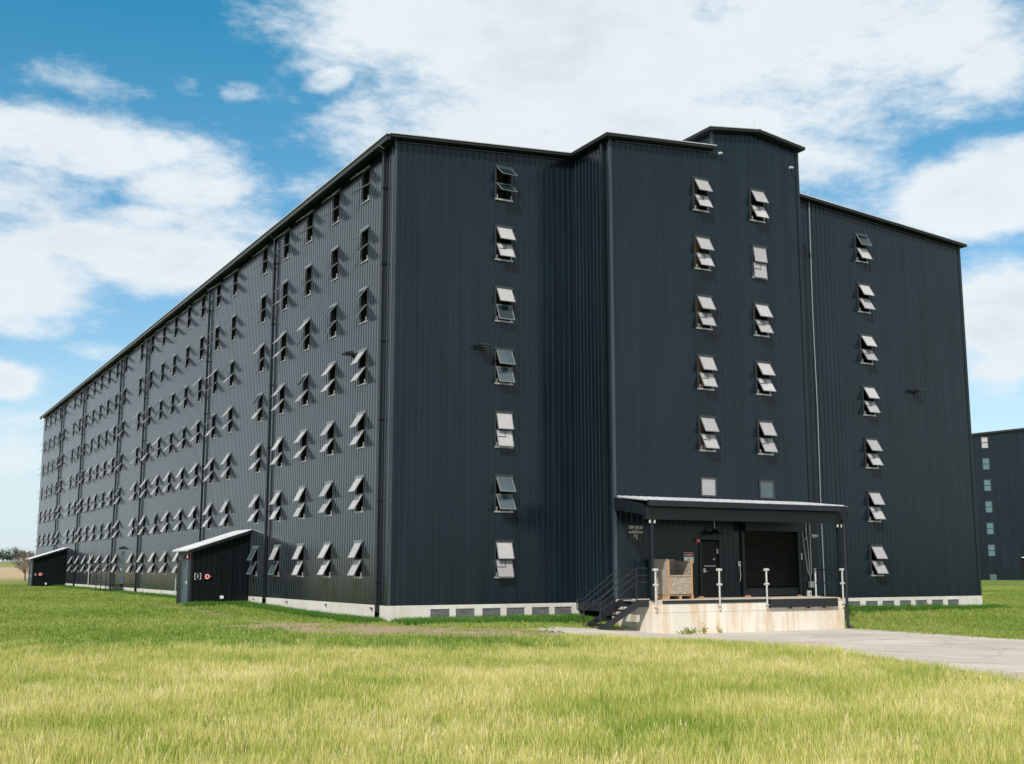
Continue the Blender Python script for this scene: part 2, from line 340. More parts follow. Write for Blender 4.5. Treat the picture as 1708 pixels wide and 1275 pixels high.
def axis(lo, hi, fine0, fine1, step, grow=1.22):
    a = list(np.arange(fine0, fine1 + 1e-6, step)); s = step; v = fine1
    while v < hi: s *= grow; v += s; a.append(v)
    s = step; v = fine0
    while v > lo: s *= grow; v -= s; a.insert(0, v)
    return np.array(a)
gx = axis(-2500, 3500, -12, 32, 0.4); gy = axis(-400, 5000, -22, 30, 0.4)
X, Y = np.meshgrid(gx, gy); Z = gz(X, Y)
near = (np.hypot(X, Y) < 90)
Z = Z + np.where(near, 0.012 * np.sin(X * 1.9 + 1.3 * np.sin(Y * .8)) * np.sin(Y * 1.6), 0)
me = bpy.data.meshes.new('ground'); nx, ny = len(gx), len(gy)
idx = np.arange(nx * ny).reshape(ny, nx)
faces = np.stack([idx[:-1, :-1], idx[:-1, 1:], idx[1:, 1:], idx[1:, :-1]], -1).reshape(-1, 4)
me.from_pydata(np.stack([X, Y, Z], -1).reshape(-1, 3).tolist(), [], faces.tolist())
me.materials.append(M['ground'])
dm = np.clip(1.15 - seg_dist(X, Y, TRACK) / np.where(Y < 1, 3.4, 1.0), 0, 1) * np.where(Y < 4, 1, np.where(Y < 20, 0.55, 0.38))
dm = np.maximum(dm, np.clip(1.0 - seg_dist(X, Y, PAVE + PAVE[:1]) / 0.5, 0, 1) * 0.7)
at = me.attributes.new('dirt', 'FLOAT', 'POINT'); at.data.foreach_set('value', dm.reshape(-1).astype(np.float32))
me.polygons.foreach_set('use_smooth', [True] * len(me.polygons)); me.update()
go = link('ground', me); go['kind'] = 'structure'; go['label'] = 'grassy field round the warehouse with a worn dirt track'

# driveway sheet, following the terrain a little above it
def jitter(P, step=0.35, amp=0.09):
    o = []
    for (x0, y0), (x1, y1) in zip(P, P[1:] + P[:1]):
        L = math.hypot(x1 - x0, y1 - y0); n = max(1, int(L / step))
        for k in range(n):
            t = k / n; o.append((x0 + (x1 - x0) * t + random.uniform(-amp, amp), y0 + (y1 - y0) * t + random.uniform(-amp, amp)))
    return o
PJ = jitter(PAVE)
bm = bmesh.new(); xs = np.arange(0, 24, 0.4); ys = np.arange(-61, -2.5, 0.4)
vs = [bm.verts.new((x, y, 0)) for x, y in PJ]; bm.faces.new(vs)
for x in xs[1:]: bmesh.ops.bisect_plane(bm, geom=bm.verts[:] + bm.edges[:] + bm.faces[:], plane_co=(x + .01, 0, 0), plane_no=(1, 0, 0))
for y in ys[::2]: bmesh.ops.bisect_plane(bm, geom=bm.verts[:] + bm.edges[:] + bm.faces[:], plane_co=(0, y + .01, 0), plane_no=(0, 1, 0))
for v in bm.verts: v.co.z = float(gz(v.co.x, v.co.y)) + 0.03
bmesh.ops.recalc_face_normals(bm, faces=bm.faces)
me = bpy.data.meshes.new('driveway'); bm.to_mesh(me); bm.free(); me.materials.append(M['pave'])
o = link('driveway', me); o['kind'] = 'structure'; o['label'] = 'cracked pale concrete driveway leading to the loading dock'

# ------------------------------------------------------------------ corrugated sheet walls
PITCH = 0.224
RIB_FRONT = (0.150, 0.163, 0.205, 0.218)
RIB_SIDE = (0.086, 0.106, 0.166, 0.186)
def profile(L, depth=0.017, off=0.0):
    RB = RIB_SIDE if depth > 0.03 else RIB_FRONT
    pts = []; s = off - PITCH
    while s < L + PITCH:
        for ds, n in ((0, depth), (RB[0], depth), (RB[1], 0), (RB[2], 0), (RB[3], depth)):
            pts.append((s + ds, n))
        s += PITCH
    # dedupe and clip to [0, L]
    q = []
    for a in pts:
        if not q or a[0] - q[-1][0] > 1e-6: q.append(a)
    def at(s):
        for (s0, n0), (s1, n1) in zip(q, q[1:]):
            if s0 <= s <= s1: return n0 + (n1 - n0) * (s - s0) / (s1 - s0)
        return 0
    r = [(0, at(0))] + [a for a in q if 1e-6 < a[0] < L - 1e-6] + [(L, at(L))]
    return r
def sheet(mb, P0, d, nrm, L, z0, ztop, holes=(), depth=0.017, off=0.0, m=0):
    pr = profile(L, depth, off); S = [a[0] for a in pr]; N = [a[1] for a in pr]
    extra = sorted({h[k] for h in holes for k in (0, 1)})
    S2 = sorted(set(S) | {e for e in extra if 0 < e < L}); N2 = np.interp(S2, S, N)
    zt = ztop if callable(ztop) else (lambda s: ztop)
    def pt(s, n, z): return (P0[0] + d[0] * s + nrm[0] * n, P0[1] + d[1] * s + nrm[1] * n, z)
    for i in range(len(S2) - 1):
        a, b = S2[i], S2[i + 1]; mid = (a + b) / 2
        if b - a < 1e-6: continue
        hs = sorted((h[2], h[3]) for h in holes if h[0] < mid < h[1])
        z = z0
        for h0, h1 in hs:
            if h0 > z: mb.quad(pt(a, N2[i], z), pt(b, N2[i + 1], z), pt(b, N2[i + 1], h0), pt(a, N2[i], h0), m)
            z = max(z, h1)
        mb.quad(pt(a, N2[i], z), pt(b, N2[i + 1], z), pt(b, N2[i + 1], zt(b)), pt(a, N2[i], zt(a)), m)

# ------------------------------------------------------------------ the warehouse
W, L, D_ = 27.125, 82.96, 2.34
BA, BT, BB = 6.954, 11.43, 15.53      # bay left, tower left, bay and tower right
ZM, ZT, SL, S_ = 0.55, 15.78, 0.0798, 2.15
WB, WH, WW = 1.414, 1.185, 0.66       # sill height of the lowest windows, window height and width
wh = thing('warehouse', 'huge black corrugated steel warehouse with seven rows of awning windows', 'warehouse')
YS = [2.11, 5.02, 7.90, 10.77, 13.69, 18.30, 21.20, 24.12, 27.04, 29.96, 32.86, 35.85, 38.9, 43.70, 46.62, 49.57, 52.52, 55.45, 58.38, 61.40, 64.36, 69.30, 72.10, 75.00, 77.90, 81.00]
def zrow(k): return WB + S_ * (7 - k)
def ztop(x): return ZT + SL * min(x, W - x)
side_holes = [(L - (y + WW), L - y, zrow(k), zrow(k) + WH) for y in YS for k in range(1, 8)]
side_doors = [41.6]
for y in side_doors: side_holes.append((L - (y + 0.85), L - y, ZM + 0.03, 2.72))
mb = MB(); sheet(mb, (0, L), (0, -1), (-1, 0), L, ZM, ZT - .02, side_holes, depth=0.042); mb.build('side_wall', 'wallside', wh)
col1 = 3.74; col2 = 20.78; cA = 10.5; cB = 13.12
front = MB()
sheet(front, (0, 0), (1, 0), (0, -1), BA, ZM, lambda s: ztop(s) - .02, [(col1, col1 + WW, zrow(k), zrow(k) + WH) for k in range(1, 8)])
front.build('left_wing_wall', 'wall', wh)
mb = MB(); sheet(mb, (BB, 0), (1, 0), (0, -1), W - BB, ZM, lambda s: ztop(BB + s) - .02, [(col2 - BB, col2 - BB + WW, zrow(k), zrow(k) + WH) for k in range(1, 8)]); mb.build('right_wing_wall', 'wall', wh)
# bay and tower face
mb = MB()
DOORX = (10.39, 11.25, 2.66); ROLL = (12.26, 14.8, 3.0)
bh = [(cA - BA, cA - BA + WW, zrow(k), zrow(k) + WH) for k in range(1, 6)] + [(cB - BA, cB - BA + WW, zrow(k), zrow(k) + WH) for k in range(1, 6)]
bh += [(c - BA, c - BA + WW, 4.16, 4.79) for c in (cA, cB)]
bh += [(DOORX[0] - BA, DOORX[1] - BA, 0.7, DOORX[2]), (ROLL[0] - BA, ROLL[1] - BA, 0.7, ROLL[2])]
TE, TP = 17.42, 17.70
def bay_top(s):
    x = BA + s
    if x < BT: return ztop(x) - .02
    return TE + (TP - TE) * (1 - abs(x - 13.48) / 2.05)
cuts = (BT - BA, 13.48 - BA)
# split at the tower edge so that the roof step is sharp
sheet(mb, (BA, -D_), (1, 0), (0, -1), BT - BA, 0.5, lambda s: bay_top(min(s, BT - BA - 1e-3)), [h for h in bh if h[0] < BT - BA - .01])
off = -((BT - BA) % PITCH)
sheet(mb, (BT, -D_), (1, 0), (0, -1), 13.48 - BT, 0.5, lambda s: bay_top(s + BT - BA + 1e-6), [(a - (BT - BA), b_ - (BT - BA), c, d) for a, b_, c, d in bh if b_ > BT - BA and a < 13.48 - BA], off=off)
off2 = -((13.48 - BA) % PITCH)
sheet(mb, (13.48, -D_), (1, 0), (0, -1), BB - 13.48, 0.5, lambda s: bay_top(s + 13.48 - BA), [(a - (13.48 - BA), b_ - (13.48 - BA), c, d) for a, b_, c, d in bh if b_ > 13.48 - BA], off=off2)
mb.build('bay_wall', 'wall', wh)
mb = MB(); sheet(mb, (BA, 0), (0, -1), (-1, 0), D_, 0.3, ztop(BA) - .02); mb.build('bay_side_wall', 'wall', wh)
mb = MB(); sheet(mb, (BB, -D_), (0, 1), (1, 0), D_, 0.3, TE); sheet(mb, (BB, 0), (0, 1), (1, 0), 4, ZT, TE); mb.build('bay_side_wall', 'wall', wh)
mb = MB(); sheet(mb, (BT, 4), (0, -1), (-1, 0), 4 + D_, ztop(BT) - .3, TE); mb.build('tower_side_wall', 'wall', wh)
mb = MB(); sheet(mb, (W, 0), (0, 1), (1, 0), L, ZM, ZT - .02); mb.build('side_wall', 'wall', wh)
mb = MB(); mb.poly([(W, L, ZM), (0, L, ZM), (0, L, ZT - .03), (W / 2, L, ZT + SL * W / 2 - .03), (W, L, ZT - .03)])
mb.build('rear_wall', 'wall', wh)

# roofs: a dark slab with a thin pale sheet standing proud on it
def slab(mb, x0, x1, y0, y1, zf, t, m, dz=0.0, over=0.0):
    x0 -= over; y0 -= over; x1 += over; y1 += over
    P = [(x0, y0), (x1, y0), (x1, y1), (x0, y1)]
    mb.hexa([(x, y, zf(x) + dz) for x, y in P] + [(x, y, zf(x) + dz + t) for x, y in P], m)
zl = lambda x: ZT + SL * x; zr = lambda x: ZT + SL * (W - x)
OH = 0.30
fas = MB(); rf = MB()
for (x0, x1, y0, y1, zf) in ((-OH, W / 2, -OH, L + OH, zl), (W / 2, W + .2, -OH, L + OH, zr)):
    slab(fas, x0, x1, y0, y1, zf, 0.09, 0, -.01); slab(rf, x0, x1, y0, y1, zf, 0.03, 0, 0.0805, 0.035)
slab(fas, BA - .28, BT - .002, -D_ - .28, -OH - .002, zl, 0.09, 0, -.01); slab(rf, BA - .28, BT - .04, -D_ - .28, -OH - .04, zl, 0.026, 0, 0.0805, 0.03)
slab(fas, BT, W / 2, -D_ + .05, -OH - .002, zl, 0.07, 0)
fas.build('roof_fascia', 'soffit', wh)
for k in range(0, 200):      # standing seams
    y = -OH + 0.2 + k * 0.41
    if y < L: rf.box(-OH, -OH + .0, y, y, 0, 0) if False else None
rf.build('roof', 'roof', wh)
fas = MB(); rf = MB()
tl = lambda x: TP + (x - 13.48) * 0.1366; trr = lambda x: TP - (x - 13.48) * 0.1366
for (x0, x1, zf) in ((BT - .28, 13.48, tl), (13.48, BB + .18, trr)):
    slab(fas, x0, x1, -D_ - .28, 4.2, zf, 0.09, 0, -.01); slab(rf, x0, x1, -D_ - .28, 4.2, zf, 0.026, 0, 0.0805, 0.03)
fas.build('tower_fascia', 'soffit', wh); rf.build('tower_roof', 'roof', wh)
mb = MB(); mb.tube([(13.6, -2.2, 17.85), (13.6, -2.2, 18.35)], 0.012, 6); mb.build('lightning_rod', 'galv', wh)
# gutters and downpipes on the long side
mb = MB(); mb.box(-OH - .12, -OH - .012, -OH, L + OH, ZT - .16, ZT + .01); mb.box(-OH - .165, -OH - .046, -OH - .04, L + OH, ZT + .012, ZT + .045, 1); mb.build('gutter', ['trim', 'roof'], wh)
def downpipe(x, y, nx, ny, z1, z0, shoe=True, w=0.105):
    mb = MB(); c = (x + nx * .13, y + ny * .13)
    mb.box(c[0] - w / 2, c[0] + w / 2, c[1] - w / 2, c[1] + w / 2, z0 + .12, z1)
    k = 0.22
    mb.hexa([(c[0] - w / 2, c[1] - w / 2, z0 + .14), (c[0] + w / 2, c[1] - w / 2, z0 + .14), (c[0] + w / 2, c[1] + w / 2, z0 + .14), (c[0] - w / 2, c[1] + w / 2, z0 + .14)][::-1][::-1] +
            [(c[0] - w / 2, c[1] - w / 2, z0 + .3), (c[0] + w / 2, c[1] - w / 2, z0 + .3), (c[0] + w / 2, c[1] + w / 2, z0 + .3), (c[0] - w / 2, c[1] + w / 2, z0 + .3)])
    if shoe: mb.tube([(c[0], c[1], z0 + .2), (c[0] + nx * .06, c[1] + ny * .06, z0 + .08), (c[0] + nx * .25, c[1] + ny * .25, z0 + .05)], w * .55, 8)
    for z in np.arange(z0 + 1.2, z1 - .3, 2.6): mb.box(c[0] - w * .75, c[0] + w * .75, c[1] - w * .75, c[1] + w * .75, z, z + .05)
    return mb
for y in (0.62, 12.4, 22.9, 37.35, 45.2, 59.8, 70.9):
    mb = downpipe(0, y, -1, 0, ZT - .3, float(gz(-.2, y)), shoe=False)
    mb.tube([(-.37, y, ZT - .06), (-.30, y, ZT - .2), (-.13, y, ZT - .36)], .05, 6); mb.build('downpipe', 'trim', wh)
# corner trims
def trim(x, y, nx, ny, z0, z1, w=0.16, name='corner_trim', m='trimlight'):
    mb = MB(); e = 0.042
    xa, xb = sorted((x - nx * w, x + nx * e)); ya, yb = sorted((y - ny * w, y + ny * e))
    mb.box(*( (x, x + nx * e) if nx > 0 else (x + nx * e, x)), ya, yb, z0, z1)
    mb.box(*((x - nx * w, x - .001 * nx) if nx > 0 else (x - .001 * nx, x - nx * w)), *sorted((y + ny * e, y + .001 * ny)), z0, z1)
    return mb.build(name, m, wh)
trim(0, 0, -1, -1, ZM, ZT - .03, 0.045); trim(BA, -D_, -1, -1, 0.75, ztop(BA) - .03, 0.05); trim(W, 0, 1, -1, ZM, ZT - .03, 0.1, m='trim')
trim(BB, -D_, 1, -1, 0.75, TE - .03, 0.1, m='trim'); trim(BT, -D_, -1, -1, ztop(BT) + .2, TE - .03, 0.05)
mb = downpipe(BA, -D_ + .0, 0, -1, ztop(BA) - .3, 4.1, shoe=False, w=.09)
for v in range(len(mb.v)): mb.v[v] = (mb.v[v][0] + .16 - .02, mb.v[v][1] + .03, mb.v[v][2])
mb = MB(); mb.box(BA - .13, BA - .046, -D_ + .3, -D_ + .40, .85, ztop(BA) - .1); mb.build('downpipe', 'trim', wh)
# thin trim under the eaves and along the base of the sheets
mb = MB()
mb.hexa([(0.15, -.062, ztop(0.15) - .11), (BA - .35, -.062, ztop(BA - .35) - .11), (BA - .35, -.034, ztop(BA - .35) - .11), (0.15, -.034, ztop(.15) - .11),
         (0.15, -.062, ztop(0.15) - .07), (BA - .35, -.062, ztop(BA - .35) - .07), (BA - .35, -.034, ztop(BA - .35) - .07), (0.15, -.034, ztop(.15) - .07)])
mb.hexa([(BA + .2, -D_ - .062, ztop(BA + .2) - .11), (BT - .05, -D_ - .062, ztop(BT) - .11), (BT - .05, -D_ - .034, ztop(BT) - .11), (BA + .2, -D_ - .034, ztop(BA + .2) - .11),
         (BA + .2, -D_ - .062, ztop(BA + .2) - .07), (BT - .05, -D_ - .062, ztop(BT) - .07), (BT - .05, -D_ - .034, ztop(BT) - .07), (BA + .2, -D_ - .034, ztop(BA + .2) - .07)])
mb.hexa([(BB + .1, -.062, ztop(BB + .1) - .11), (W - .1, -.062, ZT - .11), (W - .1, -.034, ZT - .11), (BB + .1, -.034, ztop(BB + .1) - .11),
         (BB + .1, -.062, ztop(BB + .1) - .07), (W - .1, -.062, ZT - .07), (W - .1, -.034, ZT - .07), (BB + .1, -.034, ztop(BB + .1) - .07)])
mb.build('eave_trim', 'trimlight', wh)
# foundation with its screened openings
def flatwall(mb, P0, d, nrm, L_, z0, z1, holes, thick=0.2, m=0):
    xs = sorted({0, L_} | {h[k] for h in holes for k in (0, 1)})
    pt = lambda s, n, z: (P0[0] + d[0] * s + nrm[0] * n, P0[1] + d[1] * s + nrm[1] * n, z)
    for a, b in zip(xs, xs[1:]):
        mid = (a + b) / 2; hs = [h for h in holes if h[0] < mid < h[1]]
        segs = [(z0, z1)] if not hs else [(z0, hs[0][2]), (hs[0][3], z1)]
        for q0, q1 in segs: mb.quad(pt(a, 0, q0), pt(b, 0, q0), pt(b, 0, q1), pt(a, 0, q1), m)
        if hs:
            h = hs[0]
            mb.quad(pt(a, 0, h[3]), pt(b, 0, h[3]), pt(b, -thick, h[3]), pt(a, -thick, h[3]), m)
            mb.quad(pt(a, -thick, h[2]), pt(b, -thick, h[2]), pt(b, 0, h[2]), pt(a, 0, h[2]), m)
            mb.quad(pt(a, 0, h[2]), pt(a, 0, h[3]), pt(a, -thick, h[3]), pt(a, -thick, h[2]), m)
            mb.quad(pt(b, -thick, h[2]), pt(b, -thick, h[3]), pt(b, 0, h[3]), pt(b, 0, h[2]), m)
    mb.quad(pt(0, 0, z1), pt(L_, 0, z1), pt(L_, -.3, z1), pt(0, -.3, z1), m)
FO = 0.05
vl = [(1.42, 2.11), (2.32, 3.01), (3.28, 3.97), (4.18, 4.87), (5.14, 5.83), (6.02, 6.71)]
vr = [(19.42, 20.10), (20.38, 21.07), (21.3, 21.97), (22.27, 22.93), (23.17, 23.84), (24.12, 24.80), (25.06, 25.74)]
mb = MB(); flatwall(mb, (-FO, -FO), (1, 0), (0, -1), BA + FO + .1, -.6, ZM, [(a + FO, b + FO, 0.14, 0.43) for a, b in vl], .08)
flatwall(mb, (BB, -FO), (1, 0), (0, -1), W + FO - BB, -.6, ZM, [(a - BB, b - BB, 0.13, 0.42) for a, b in vr], .08)
sv = [1.3, 5.5, 9.8, 14.1, 31.0, 35.6, 19.5, 25.4, 50, 55, 72, 77]
flatwall(mb, (-FO, L), (0, -1), (-1, 0), L + FO, -.6, ZM, [(L - y - .16, L - y + .16, 0.30, 0.47) for y in sv], .12)
mb.quad((W + FO, -FO, -.6), (W + FO, L, -.6), (W + FO, L, ZM), (W + FO, -FO, ZM))
mb.build('foundation', 'found', wh)
vm = MB(); vm.box(0.0, .69, -.012, .0, 0.0, .29, 0)
for k in range(7): vm.hexa([(0.02, -.03, .02 + k * .038), (.67, -.03, .02 + k * .038), (.67, -.013, .035 + k * .038), (.02, -.013, .035 + k * .038), (0.02, -.03, .026 + k * .038), (.67, -.03, .026 + k * .038), (.67, -.013, .041 + k * .038), (.02, -.013, .041 + k * .038)], 0)
for a in ((0, .69, -.034, -.012, 0, .02), (0, .69, -.034, -.012, .27, .29), (0, .02, -.034, -.012, .02, .27), (.67, .69, -.034, -.012, .02, .27)): vm.box(*a, 1)
vme = vm.mesh('vent', ['screen', 'alum'])
for a, b in vl: link('vent', vme, wh, (a, .0, .14))
for a, b in vr: link('vent', vme, wh, (a - .002, .0, .13))
vm = MB(); vm.box(0, .32, -.012, 0, 0, .17, 0); vm.box(.02, .30, -.03, -.012, .07, .10, 1); vme = vm.mesh('vent', ['screen', 'alum'])
for y in sv: link('vent', vme, wh, (0.05, y + .16, .30), (0, 0, -math.pi / 2))

# ------------------------------------------------------------------ windows
def frame_mesh(back):
    f = MB(); o = 0.055   # stands proud of the ribs
    f.box(-.03, WW + .03, -o - .035, .02, WH - .045, WH + .035, 0)        # head flashing
    f.box(-.02, .035, -o, .10, 0, WH - .045, 2); f.box(WW - .035, WW + .02, -o, .10, 0, WH - .045, 2)
    f.box(.035, WW - .035, -o + .01, .06, WH / 2 - .03, WH / 2 + .01, 2)  # transom
    f.box(-.02, WW + .02, -o - .02, .10, -.03, .025, 1)                    # pale sill
    f.box(.05, .07, -o - .03, -o + .02, .03, .16, 1); f.box(WW - .07, WW - .05, -o - .03, -o + .02, .03, .16, 1)   # stay brackets
    a, b, y0, y1, z0, z1 = .0, WW, .02, .55, .0, WH
    f.quad((a, y0, z0), (a, y1, z0), (a, y1, z1), (a, y0, z1), 3); f.quad((b, y1, z0), (b, y0, z0), (b, y0, z1), (b, y1, z1), 3)
    f.quad((a, y1, z1), (b, y1, z1), (b, y0, z1), (a, y0, z1), 3); f.quad((a, y0, z0), (b, y0, z0), (b, y1, z0), (a, y1, z0), 3)
    f.quad((a, y1, z0), (b, y1, z0), (b, y1, z1), (a, y1, z1), 4)
    if back != 'plywood':
        f.box(a + .05, a + .22, y1 - .12, y1 - .02, z0, z1, 4); f.box(a + .05, b, y1 - .25, y1 - .13, .50, .62, 4)
    return f.mesh('window', ['alum' if back != 'sashless' else 'alum', 'alum', 'dark_frame', 'inside', 'wood' if back != 'plywood' else 'plywood'])
FRAME_A = frame_mesh('wood'); FRAME_P = frame_mesh('plywood')
FRAME_A.materials[0] = M['sashframe']; FRAME_P.materials[0] = M['dark_frame']
FRAME_D = FRAME_A.copy(); FRAME_D.materials[0] = M['dark_frame']
SH = 0.575; sw = WW - .06
def sash_mesh():
    s = MB(); t = .028; th = .022
    s.box(0, sw, -th, 0, -t, 0); s.box(0, sw, -th, 0, -SH, -SH + t); s.box(0, t, -th, 0, -SH + t, -t); s.box(sw - t, sw, -th, 0, -SH + t, -t)
    return s.mesh('sash', 'sashframe')
SASH = sash_mesh()
def stay_mesh():
    s = MB(); s.box(sw * .52, sw * .52 + .016, -.034, -.023, -.24, -.03); s.box(.03, sw * .52, -.034, -.023, -.24, -.224); return s.mesh('stay_arm', 'dark_frame')
STAY = stay_mesh()
def pane_mesh(m):
    s = MB(); s.box(.02, sw - .02, -.015, -.008, -SH + .02, -.02); return s.mesh('pane', m)
PANE = {k: pane_mesh(k) for k in ('pane', 'clear', 'teal')}
bulb = MB(); bulb.tube([(0, 0, 0), (0, 0, -.05), (0, 0, -.10)], .035, 8); bulb = bulb.mesh('lamp', 'bulb')
def window(x, y, z, rz, th, panes, frame=None, arm=False, lit=False):
    wo = link('window', frame or FRAME_A, wh, (x, y, z), (0, 0, rz))
    for i, zz in enumerate((WH - .045, WH / 2 - .035)):
        a = th[i] if isinstance(th, tuple) else th
        link('sash', SASH, wo, (.03, -.062, zz), (-math.radians(a), 0, 0))
        link('pane', PANE[panes[i]], wo, (.03, -.062, zz), (-math.radians(a), 0, 0))
    if arm: link('stay_arm', STAY, wo, (.03, -.062, WH / 2 - .035), (-math.radians(th[1] if isinstance(th, tuple) else th), 0, 0))
    if lit:
        link('lamp', bulb, wo, (.16, .30, WH - .06))
    return wo
prob = {1: 0.0, 2: .18, 3: .45, 4: .72, 5: .93, 6: 1.0, 7: 1.0}; ang = {1: 52, 2: 45, 3: 41, 4: 36, 5: 32, 6: 29, 7: 28}
for ci, y in enumerate(YS):
    for k in range(1, 8):
        a = ang[k] + random.uniform(-3.5, 3.5)
        top = 'pane' if random.random() < prob[k] * .9 else 'clear'; bot = 'pane' if random.random() < min(1, prob[k] * 1.2) else 'clear'
        if k == 7 and ci == 4: top = bot = 'teal'  # shed's shadow on these panes given by the darker pane colour
        if k == 7 and ci == 3: bot = 'teal'
        if k > 4 and random.random() < .012: a = random.uniform(3, 12)
        window(0, y + WW, zrow(k), -math.pi / 2, (a + random.uniform(-1, 1), a + random.uniform(-1, 1)), (top, bot))
c1p = {1: ('clear', 'clear'), 2: ('pane', 'pane'), 3: ('pane', 'clear'), 4: ('teal', 'teal'), 5: ('pane', 'pane'), 6: ('teal', 'teal'), 7: ('pane', 'pane')}
c1a = {1: 50, 2: (32, 29), 3: (28, 22), 4: (27, 22), 5: (15, 16), 6: 30, 7: (17, 16)}
for k in range(1, 8):
    window(col1, 0, zrow(k), 0, c1a[k], c1p[k], FRAME_D, arm=k in (2, 4, 5, 7))
    window(col2, 0, zrow(k), 0, 31 + random.uniform(-2, 2), ('clear', 'pane') if k < 2 else ('pane', 'pane'), FRAME_D, arm=k in (3, 4, 5, 6, 7))
    if k < 6:
        window(cA, -D_, zrow(k), 0, 29 + random.uniform(-2, 2), ('pane', 'pane'), FRAME_P, lit=k in (2, 3, 4), arm=True)
        window(cB, -D_, zrow(k), 0, (9, 5) if k == 2 else 30 + random.uniform(-2, 2), ('pane', 'pane'), FRAME_D, arm=True)
for c, pm in ((cA, 'pane'), (cB, 'teal')):
    f = MB(); f.box(-.02, WW + .02, -.06, .05, .60, .65); f.box(-.02, WW + .02, -.06, .05, -.02, .03); f.box(-.02, .03, -.06, .05, .03, .60); f.box(WW - .03, WW + .02, -.06, .05, .03, .6)
    wo = f.build('window', 'dark_frame', wh, loc=(c, -D_, 4.15))
    p_ = MB(); p_.box(.03, WW - .03, -.03, -.02, .03, .60); p_.build('pane', pm, wo)

# doors under the canopy and on the long side
mb = MB(); x0, x1, zt = DOORX
mb.box(x0 + .05, x1 - .05, -D_ - .01, -D_ + .04, .73, zt - .05); d = mb.build('door', 'black_door', wh)
mb = MB(); mb.box(x0 - .03, x0 + .05, -D_ - .06, -D_ + .05, .72, zt); mb.box(x1 - .05, x1 + .03, -D_ - .06, -D_ + .05, .72, zt); mb.box(x0 - .03, x1 + .03, -D_ - .065, -D_ + .05, zt, zt + .07); mb.build('door_frame', 'trim', d)
mb = MB(); mb.tube([(x0 + .13, -D_ - .07, 1.78), (x0 + .62, -D_ - .07, 1.78)], .018, 8); mb.box(x0 + .11, x0 + .19, -D_ - .07, -D_ - .01, 1.56, 1.70); mb.tube([(x0 + .15, -D_ - .06, 1.63), (x0 + .24, -D_ - .10, 1.60)], .014, 6); mb.build('handle', 'galv', d)
mb = MB(); mb.box(x1 - .14, x1 - .09, -D_ - .05, -D_ - .01, 2.20, 2.36); mb.box(x1 - .30, x1 - .24, -D_ - .04, -D_ - .01, 1.98, 2.04); mb.build('hinge_plate', 'galv', d)
mb = MB(); x0, x1, zt = ROLL
z = .73; k = 0
while z < zt - .02:
    zz = min(z + .075, zt); mb.hexa([(x0 + .04, -D_ + .03, z), (x1 - .04, -D_ + .03, z), (x1 - .04, -D_ + .07, z), (x0 + .04, -D_ + .07, z), (x0 + .04, -D_ + .012, zz - .02), (x1 - .04, -D_ + .012, zz - .02), (x1 - .04, -D_ + .07, zz), (x0 + .04, -D_ + .07, zz)]); z += .075
rd = mb.build('roller_door', 'black_door', wh)
mb = MB(); mb.box(x0 + .05, x1 - .05, -D_ - .035, -D_ + .01, .76, 1.02); mb.build('bottom_bar', 'trim', rd)
mb = MB(); mb.box(x0 - .08, x0 + .04, -D_ - .09, -D_ + .05, .72, zt + .05); mb.box(x1 - .04, x1 + .08, -D_ - .09, -D_ + .05, .72, zt + .05); mb.box(x0 - .1, x1 + .1, -D_ - .34, -D_ - .036, zt - .02, zt + .34); mb.build('door_housing', 'trim', rd)
mb = MB(); pts = [(x1 + .2, -D_ - .1, 2.95)]
mb.tube([(14.95, -D_ - .12, 3.02), (15.0, -D_ - .14, 2.4), (15.12, -D_ - .16, 1.55), (15.17, -D_ - .16, 1.42), (15.20, -D_ - .15, 1.6), (15.18, -D_ - .13, 2.5), (15.14, -D_ - .11, 3.05), (15.05, -D_ - .11, 3.12)], .013, 6); mb.build('pull_chain', 'galv', rd)
sd = MB(); y0 = side_doors[0]
sd.box(-.03, .02, y0 + .04, y0 + .81, ZM + .22, 2.68); sdo = sd.build('door', 'slate_door', wh)
mb = MB(); mb.box(-.06, .03, y0 - .02, y0 + .04, ZM + .05, 2.72); mb.box(-.06, .03, y0 + .81, y0 + .87, ZM + .05, 2.72); mb.box(-.07, .03, y0 - .02, y0 + .87, 2.68, 2.76); mb.build('door_frame', 'slate_door', sdo)
mb = MB(); mb.box(-.09, -.03, y0 + .70, y0 + .76, 1.55, 1.72); mb.build('handle', 'galv', sdo)

# conduits on the walls
mb = MB(); mb.tube([(18.25, -.075, 16.45), (18.2, -.07, 12), (18.24, -.07, 8), (18.2, -.07, 4), (18.22, -.07, .3)], .016, 6)
mb.tube([(18.25, -.075, 16.45), (18.12, -.33, 16.62), (18.1, -.36, 16.74)], .016, 6); o = mb.build('grounding_cable', 'alum', wh)
mb = MB(); mb.tube([(-.14, 53.4, 2.65), (-.14, 53.4, .3)], .03, 6); mb.build('conduit', 'galv', wh)
mb = MB(); mb.tube([(-.18, 27.4, 2.75), (-.14, 27.4, 2.6), (-.14, 27.4, .2)], .022, 6); mb.build('conduit', 'galv', wh)
mb = MB(); mb.tube([(15.18, -D_ - .07, 3.5), (15.18, -D_ - .07, 2.82), (15.10, -D_ - .1, 2.72)], .02, 8); mb.build('conduit', 'galv', wh)
mb = MB(); mb.tube([(15.36, -D_ - .07, 3.5), (15.36, -D_ - .07, 1.55), (15.30, -D_ - .07, 1.38), (15.32, -D_ - .07, 1.22)], .018, 8); mb.box(15.22, 15.42, -D_ - .12, -D_ - .04, 1.02, 1.24); mb.build('conduit', 'galv', wh)
mb = MB(); mb.tube([(-.30, .45, 15.70), (-.42, .40, 15.62), (-.28, .30, 15.50)], .014, 6); mb.build('grounding_wire', 'alum', wh)

